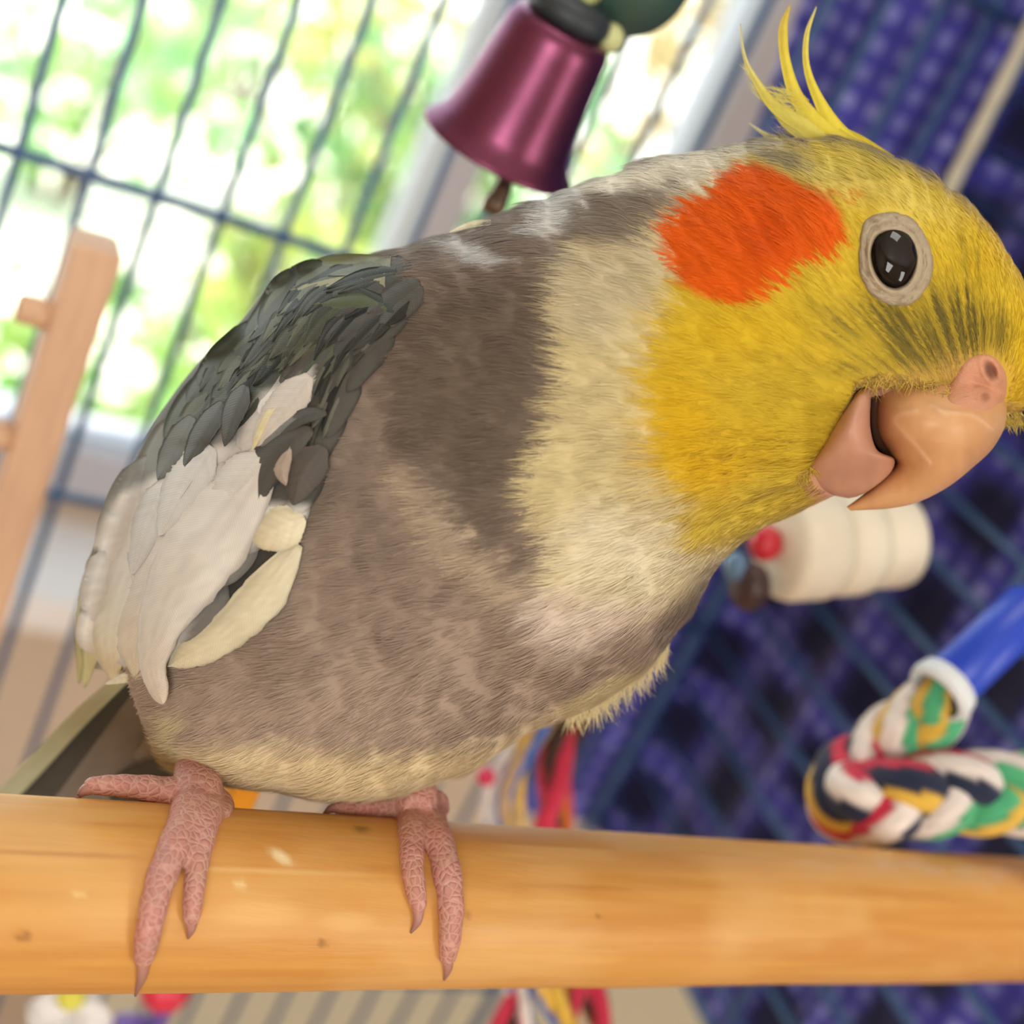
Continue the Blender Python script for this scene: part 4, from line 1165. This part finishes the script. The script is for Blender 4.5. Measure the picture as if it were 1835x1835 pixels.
for _ in range(6):
    zz[1:-1] = (zz[:-2] + 2 * zz[1:-1] + zz[2:]) / 4; zz = (np.roll(zz, 1, 1) + 2 * zz + np.roll(zz, -1, 1)) / 4
lift = .10 * np.clip(1 - rr_ ** 2, 0, 1) ** .8 + .012 - .05 * rr_ ** 8
lift = lift + .018 * (fbm(cxp * .09, cyp * .09, 71, 2) - .5) * (1 - rr_)
hole = ell(cxp, cyp, 1775, 664, 9, 17, -.4); lift = lift - .06 * np.exp(-hole ** 4) + .022 * np.exp(-((hole - 1.6) / .45) ** 2)
hole2 = ell(cxp, cyp, 1766, 711, 8, 8); lift = lift - .03 * np.exp(-hole2 ** 4)
cc = srgb(206, 148, 116) * (.9 + .25 * fbm(cxp * .05, cyp * .05, 72, 2))[..., None]
cc = cc + (srgb(104, 60, 50) - cc) * (np.exp(-hole ** 4) * .9)[..., None]; cc = cc + (srgb(150, 96, 80) - cc) * (np.exp(-hole2 ** 4) * .7)[..., None]
mesh_obj('cere', c2w(P(cxp, cyp, zz - lift).reshape(-1, 3)), grid_faces(n_, m_, True), MT['skin'], bird, True, col=cc.reshape(-1, 3))

# ---- eye: dark ball inside a wrinkled pale ring
n_, m_ = 36, 120
rr_ = np.linspace(0, 1, n_)[:, None]; tt_ = np.linspace(0, 2 * np.pi, m_, endpoint=False)[None]
def eye_in(t): return 1600 + 39 * np.cos(t) + 3 * np.sin(t), 463 + 50 * np.sin(t) - 3 * np.cos(2 * t)
def eye_out(t):
    x = 1606 + 66 * np.cos(t); y = 463 + 82 * np.sin(t)
    return x - 14 * np.exp(-((t - 3.95) / .5) ** 2) + 4 * np.sin(2 * t), y - 8 * np.exp(-((t - 3.95) / .5) ** 2) + 6 * np.exp(-((t - 1.3) / .5) ** 2)
ix, iy = eye_in(tt_); ox, oy = eye_out(tt_)
ex = ix + (ox - ix) * rr_; ey = iy + (oy - iy) * rr_
zb = np.array([[hit(ex[i, k], ey[i, k], body_bvh) or 14.0 for k in range(m_)] for i in range(n_)])
for i in range(18): zb[i] = zb[18]
zflat = zb[-1].mean()
prof = .10 * np.exp(-((rr_ - .20) / .24) ** 2) + .055 * np.exp(-((rr_ - .66) / .26) ** 2) - .02 * (rr_ > .97) - .02 * np.exp(-(rr_ / .07) ** 2)
ca, sa = np.cos(tt_), np.sin(tt_)
wr = (vn(ca * 7 + rr_ * 4, sa * 7 + rr_ * 4, 81) - .5) * .05 * np.clip((rr_ - .2) * 2.5, 0, 1) + (vn(ca * 18 * (1 + rr_), sa * 18 * (1 + rr_), 82) - .5) * .022 * np.clip(rr_ * 2, 0, 1)
cc = srgb(178, 163, 136) * (.84 + .32 * fbm(ca * 5 * (1 + rr_), sa * 5 * (1 + rr_), 83, 3))[..., None]
cc = cc + (srgb(128, 108, 84) - cc) * (np.clip((rr_ - .82) * 5, 0, 1) * .7 + .28 * np.exp(-((rr_ - .47) / .06) ** 2) + 0 * tt_)[..., None]
cc = cc + (srgb(120, 100, 80) - cc) * (np.exp(-(rr_ / .08) ** 2) + 0 * tt_)[..., None]
mesh_obj('eye_ring', c2w(P(ex, ey, zb - prof - wr - .015).reshape(-1, 3)), grid_faces(n_, m_, True), MT['skin'], bird, True, col=cc.reshape(-1, 3))
ez = hit(1600, 463, body_bvh)
a = np.linspace(0, np.pi, 25); kz = ez / F
u_, f_ = lathe([(max(math.sin(t), 1e-6), -math.cos(t)) for t in a], 48)
ez = zflat - .02
ctr = P(1600, 463, ez + .10)
Aq = np.stack([(ex[18] - 1600), (ey[18] - 463), np.ones(m_)], -1); sl = np.linalg.lstsq(Aq, zb[18], rcond=None)[0]
ev = ctr + u_ * np.array([50 * kz, 61 * kz, .24]); ev[:, 2] += u_[:, 0] * 50 * sl[0] + u_[:, 1] * 61 * sl[1] + (sl[2] - zflat)
mesh_obj('eye', c2w(ev), f_, MT['eye'], bird)

# ---- feet
def foot(name, chains, claws):
    parts = []
    for path, ws in chains:
        p = catmull(path, 18); w = np.interp(np.linspace(0, 1, 18), np.linspace(0, 1, len(ws)), ws)
        pts = []; rad = []
        for (x, y), ww in zip(p, w):
            c, nn = perch_hit(x, y); r = ww / 2 * c[2] / F
            # shift out so the tube rests on the wood and still shows at this pixel
            s_ = (np.linalg.norm(c + nn * r * .8)); d = P(x, y, 1.0)
            k = (c + nn * r * .8)
            zt = k[2]; pts.append(d * zt); rad.append(r)
        parts.append((np.array(pts), np.array(rad)))
    V = []
    for pts, rad in parts: V.append(tube(c2w(pts), rad / 100 * (1 + .05 * np.sin(np.arange(len(rad)) * 1.9)), 16))
    for pts, rad in parts:
        for i in (0, -1): V.append(ball(c2w(pts[i]), rad[i] / 100 * .99, 14))
    # shank up into the belly
    return parts, V
def build_foot(chains, shank, claws):
    parts, V = foot('foot', chains, claws)
    sp = np.array([P(x, y, z) for x, y, z, w in shank]); sw = np.array([w / 2 * z / F / 100 for x, y, z, w in shank])
    p = catmull(np.hstack([sp, sw[:, None]]), 14)
    V.append(tube(c2w(p[:, :3]), p[:, 3], 18))
    v, f = join(V)
    o = mesh_obj('foot', v, f, MT['foot'], bird)
    md = o.modifiers.new('one_skin', 'REMESH'); md.mode = 'VOXEL'; md.voxel_size = 0.00022; md.use_smooth_shade = True
    md = o.modifiers.new('soft', 'SMOOTH'); md.iterations = 14; md.factor = .5
    for path, ws in claws:
        pts, V2 = foot('claw', [(path, ws)], None)
        pp, rr2 = pts[0]
        v, f = tube(c2w(pp), np.maximum(rr2, .01) / 100, 14)
        c = srgb(196, 144, 128) + (srgb(146, 100, 90) - srgb(196, 144, 128)) * np.repeat(np.linspace(0, 1, len(pp)), 14)[:, None]
        mesh_obj('claw', v, f, MT['horn'], o, True, col=c)
    return o
build_foot([([(352, 1440), (322, 1500), (294, 1560), (276, 1620), (264, 1680), (258, 1718)], [84, 64, 56, 52, 47, 38]),
            ([(368, 1445), (360, 1510), (352, 1560), (346, 1610), (343, 1645)], [72, 48, 42, 39, 33]),
            ([(345, 1432), (285, 1416), (215, 1408), (165, 1408)], [70, 52, 42, 34]),
            ([(372, 1438), (398, 1440), (402, 1460)], [60, 46, 26])],
           [(352, 1350, 15.2, 70), (354, 1385, 14.9, 84), (354, 1420, 14.5, 88), (354, 1444, 14.25, 56)],
           [([(258, 1716), (254, 1750), (242, 1786)], [26, 19, 4]), ([(343, 1643), (342, 1665), (337, 1682)], [24, 18, 4]), ([(166, 1409), (150, 1418), (138, 1430)], [28, 20, 6])])
build_foot([([(742, 1448), (738, 1500), (738, 1550), (744, 1590), (750, 1622)], [76, 50, 44, 40, 32]),
            ([(756, 1448), (782, 1500), (800, 1560), (808, 1620), (806, 1680), (802, 1714)], [76, 58, 54, 49, 42, 34]),
            ([(735, 1446), (690, 1446), (645, 1444), (605, 1446)], [66, 48, 40, 28]),
            ([(765, 1440), (785, 1436), (795, 1450)], [50, 40, 24])],
           [(728, 1370, 16.4, 76), (736, 1405, 16.1, 86), (744, 1432, 15.8, 84), (747, 1450, 15.6, 50)],
           [([(750, 1620), (748, 1650), (736, 1672)], [24, 17, 4]), ([(802, 1712), (802, 1736), (796, 1756)], [24, 17, 4]), ([(606, 1446), (592, 1450), (580, 1458)], [22, 16, 5])])

# ---- contour plumage: fine barbs lying over the whole body, each the colour of where it grows
def plumage():
    n_str = 150000
    fa = bf; va = bverts
    p0, p1, p2, p3 = (va[fa[:, k]] for k in range(4))
    nf = np.cross(p2 - p0, p3 - p1); ar = np.linalg.norm(nf, axis=1); nf = nf / np.maximum(ar, 1e-12)[:, None]
    cf = (p0 + p2) / 2
    out = np.einsum('ij,ij->i', nf, cf - np.repeat(BC.mean(1), MB, 0)[:len(cf)]); nf = np.where(out[:, None] < 0, -nf, nf)
    view = -norm(cf); facing = np.einsum('ij,ij->i', nf, view)
    wgt = ar * (facing > -.30)
    fx, fy = to_px(cf)
    wgt *= np.where(fx > 1150, 1.5, 1.0)
    pick = rng.choice(len(fa), n_str, p=wgt / wgt.sum())
    u, v = rng.random((2, n_str, 1))
    root = (p0[pick] * (1 - u) + p1[pick] * u) * (1 - v) + (p3[pick] * (1 - u) + p2[pick] * u) * v
    nn = nf[pick]
    x, y = to_px(root)
    keep = (sdpoly(x, y, WOUT + WIN[::-1]) > 2)
    keep &= ~((ell(x, y, 1606, 463, 68, 86) < 1.0))
    keep &= ~((sdpoly(x, y, [(1560, 700), (1640, 706), (1700, 724), (1745, 730), (1815, 740), (1700, 890), (1512, 900), (1456, 852), (1500, 800), (1530, 715)]) < 2))
    keep &= ~(ell(x, y, 1764, 686, 44, 50) < 1)
    root, nn, x, y = root[keep], nn[keep], x[keep], y[keep]; k = len(root)
    d = root - BEAK3
    low = np.clip((y - 1150) / 250, 0, 1)[:, None]
    d = norm(d) + low * np.array([-.2, .35, .1])
    # crown: back along the skull
    cr = np.clip((430 - y) / 150, 0, 1)[:, None] * (x > 1350)[:, None]
    d = norm(d + cr * np.array([-.9, .1, 0.2]))
    t = norm(d - nn * np.einsum('ij,ij->i', d, nn)[:, None])
    s = np.cross(nn, t)
    an_ = np.arctan2(y - 790, x - 1760); dd = np.hypot(x - 1760, y - 790)
    cl = (fbm(an_ * 26, dd * .010, 101, 2) - .5); cl2 = (vn(an_ * 90, dd * .03, 103) - .5)
    ang = cl * .45 + cl2 * .28 + rng.normal(size=k) * .08
    t = norm(t * np.cos(ang)[:, None] + s * np.sin(ang)[:, None]); s = np.cross(nn, t)
    face = (x > 1480) & (y > 330)
    L = np.where(x > 1180, .19, .27) * rng.uniform(.6, 1.3, k); L = np.where(face, L * .62, L)
    L = np.where((y > 1330) | ((x > 1000) & (y > 1150)), L * 1.25, L)
    wd = rng.uniform(.0036, .0066, k) * np.where(face, .9, 1.0)
    lift = rng.uniform(.005, .018, k) + np.where(rng.random(k) < .03, .03, 0)
    lift = np.where(face, lift * .6, lift)
    a0 = root - nn * .01
    a1 = root + t * (L * .5)[:, None] + nn * (lift * .8)[:, None] - nn * (L ** 2 * .03)[:, None]
    a2 = root + t * L[:, None] + nn * (lift * .9)[:, None] - nn * (L ** 2 * .16)[:, None]
    w = s * wd[:, None]
    V = np.stack([a0 - w, a0 + w, a1 - w * .8, a1 + w * .8, a2], 1).reshape(-1, 3)
    b = np.arange(k)[:, None] * 5
    F3 = np.concatenate([b + [0, 1, 3], b + [0, 3, 2], b + [2, 3, 4]], 0)
    c = paint(x, y)
    c = c * (1 + .09 * cl2 + .03 * rng.normal(size=k) + .06 * cl)[:, None]
    C = np.repeat(c, 5, 0)
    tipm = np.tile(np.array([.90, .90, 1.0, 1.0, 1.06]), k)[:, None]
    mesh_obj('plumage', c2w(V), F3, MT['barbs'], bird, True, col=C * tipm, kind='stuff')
plumage()

# loose downy tufts under the far flank and barbs along the crest
def tufts():
    V = []; Fc = []; C = []; o = 0
    def hair(x, y, z, ang, ln, w, col, bend=0.0):
        nonlocal o
        p = []
        for q in np.linspace(0, 1, 4):
            a = ang + bend * q; p.append((x + math.cos(a) * ln * q, y + math.sin(a) * ln * q))
        p = np.array(p); t = norm(np.gradient(p, axis=0)); s = np.stack([-t[:, 1], t[:, 0]], -1)
        for i in range(4):
            ww = w * (1 - i / 3.3)
            for sg in (-1, 1):
                V.append(P(p[i, 0] + sg * s[i, 0] * ww, p[i, 1] + sg * s[i, 1] * ww, z - .01 * i)); C.append(srgb(*col) * random.uniform(.85, 1.1))
        for i in range(3): Fc.append((o + 2 * i, o + 2 * i + 1, o + 2 * i + 3, o + 2 * i + 2))
        o += 8
    for k in range(900):
        u = random.random()
        x = 1025 + 165 * u + random.uniform(-12, 12); y = 1268 - 108 * u + random.uniform(-16, 10)
        hair(x, y, 15.9 + random.uniform(-.25, .25), math.radians(random.gauss(105, 22)), random.uniform(22, 52) * (.6 + .8 * math.sin(math.pi * min(1, .15 + u * .8))), random.uniform(.6, 1.6), (220, 204, 156), random.uniform(-.4, .4))
    for k in range(260):
        u = random.random()
        x = 1440 + 70 * u - 50 * random.random(); y = 165 + 100 * u
        hair(x, y, 15.25 + random.uniform(-.1, .1), math.radians(random.gauss(205, 12)), random.uniform(20, 55), .7, (222, 208, 110), random.uniform(-.3, .3))
    for k in range(90):
        u = random.random()
        hair(1400 + 60 * u, 258 - 20 * random.random(), 15.3, math.radians(random.gauss(200, 12)), random.uniform(20, 48), .7, random.choice(((214, 206, 150), (110, 104, 70))), .2)
    for k in range(70):
        u = random.random()
        hair(1370 - 25 * u, 185 - 60 * u, 15.3, math.radians(random.gauss(215, 14)), random.uniform(14, 32), .6, (220, 212, 140), .2)
    for k in range(300):
        lip = [(1516, 770), (1530, 735), (1552, 702), (1580, 690), (1640, 696), (1700, 712), (1735, 722)]
        q_ = catmull(lip, 60)[random.randrange(60)]
        x = q_[0] + random.uniform(-6, 6); y = q_[1] + random.uniform(-22, 2)
        h_ = hit(x, y, tree_head)
        if not h_: continue
        hair(x, y, h_ - .03, math.radians(random.gauss(80 if x > 1570 else 30, 62)), random.uniform(12, 34), random.uniform(.5, .9), random.choice(((206, 172, 80), (196, 160, 96), (150, 128, 66), (214, 186, 70))), random.uniform(-.5, .5))
    for k in range(240):
        x = random.uniform(1445, 1500); y = 905 - (x - 1445) * .1 + random.uniform(-50, 0)
        lx = [(1436, 858), (1462, 836), (1492, 806), (1512, 775)]
        q_ = catmull(lx, 40)[random.randrange(40)]
        x = q_[0] + random.uniform(-8, 2); y = q_[1] + random.uniform(-5, 5); h_ = hit(x, y, tree_head)
        if h_: hair(x, y, h_ - .04, math.radians(random.gauss(50, 30)), random.uniform(10, 24), random.uniform(.6, 1.2), random.choice(((206, 172, 60), (190, 160, 70), (170, 144, 66))), .2)
    for k in range(160):   # whiskery fringe below the chin and at the forehead tuft
        u = random.random()
        hair(1790 + 40 * u, 745 + random.uniform(-8, 14), 15.0, math.radians(random.gauss(60, 30)), random.uniform(10, 26), .9, random.choice(((214, 190, 90), (150, 130, 60))), .2)
    mesh_obj('down', c2w(np.array(V)), Fc, MT['barbs'], bird, True, col=np.array(C), kind='stuff')
tufts()
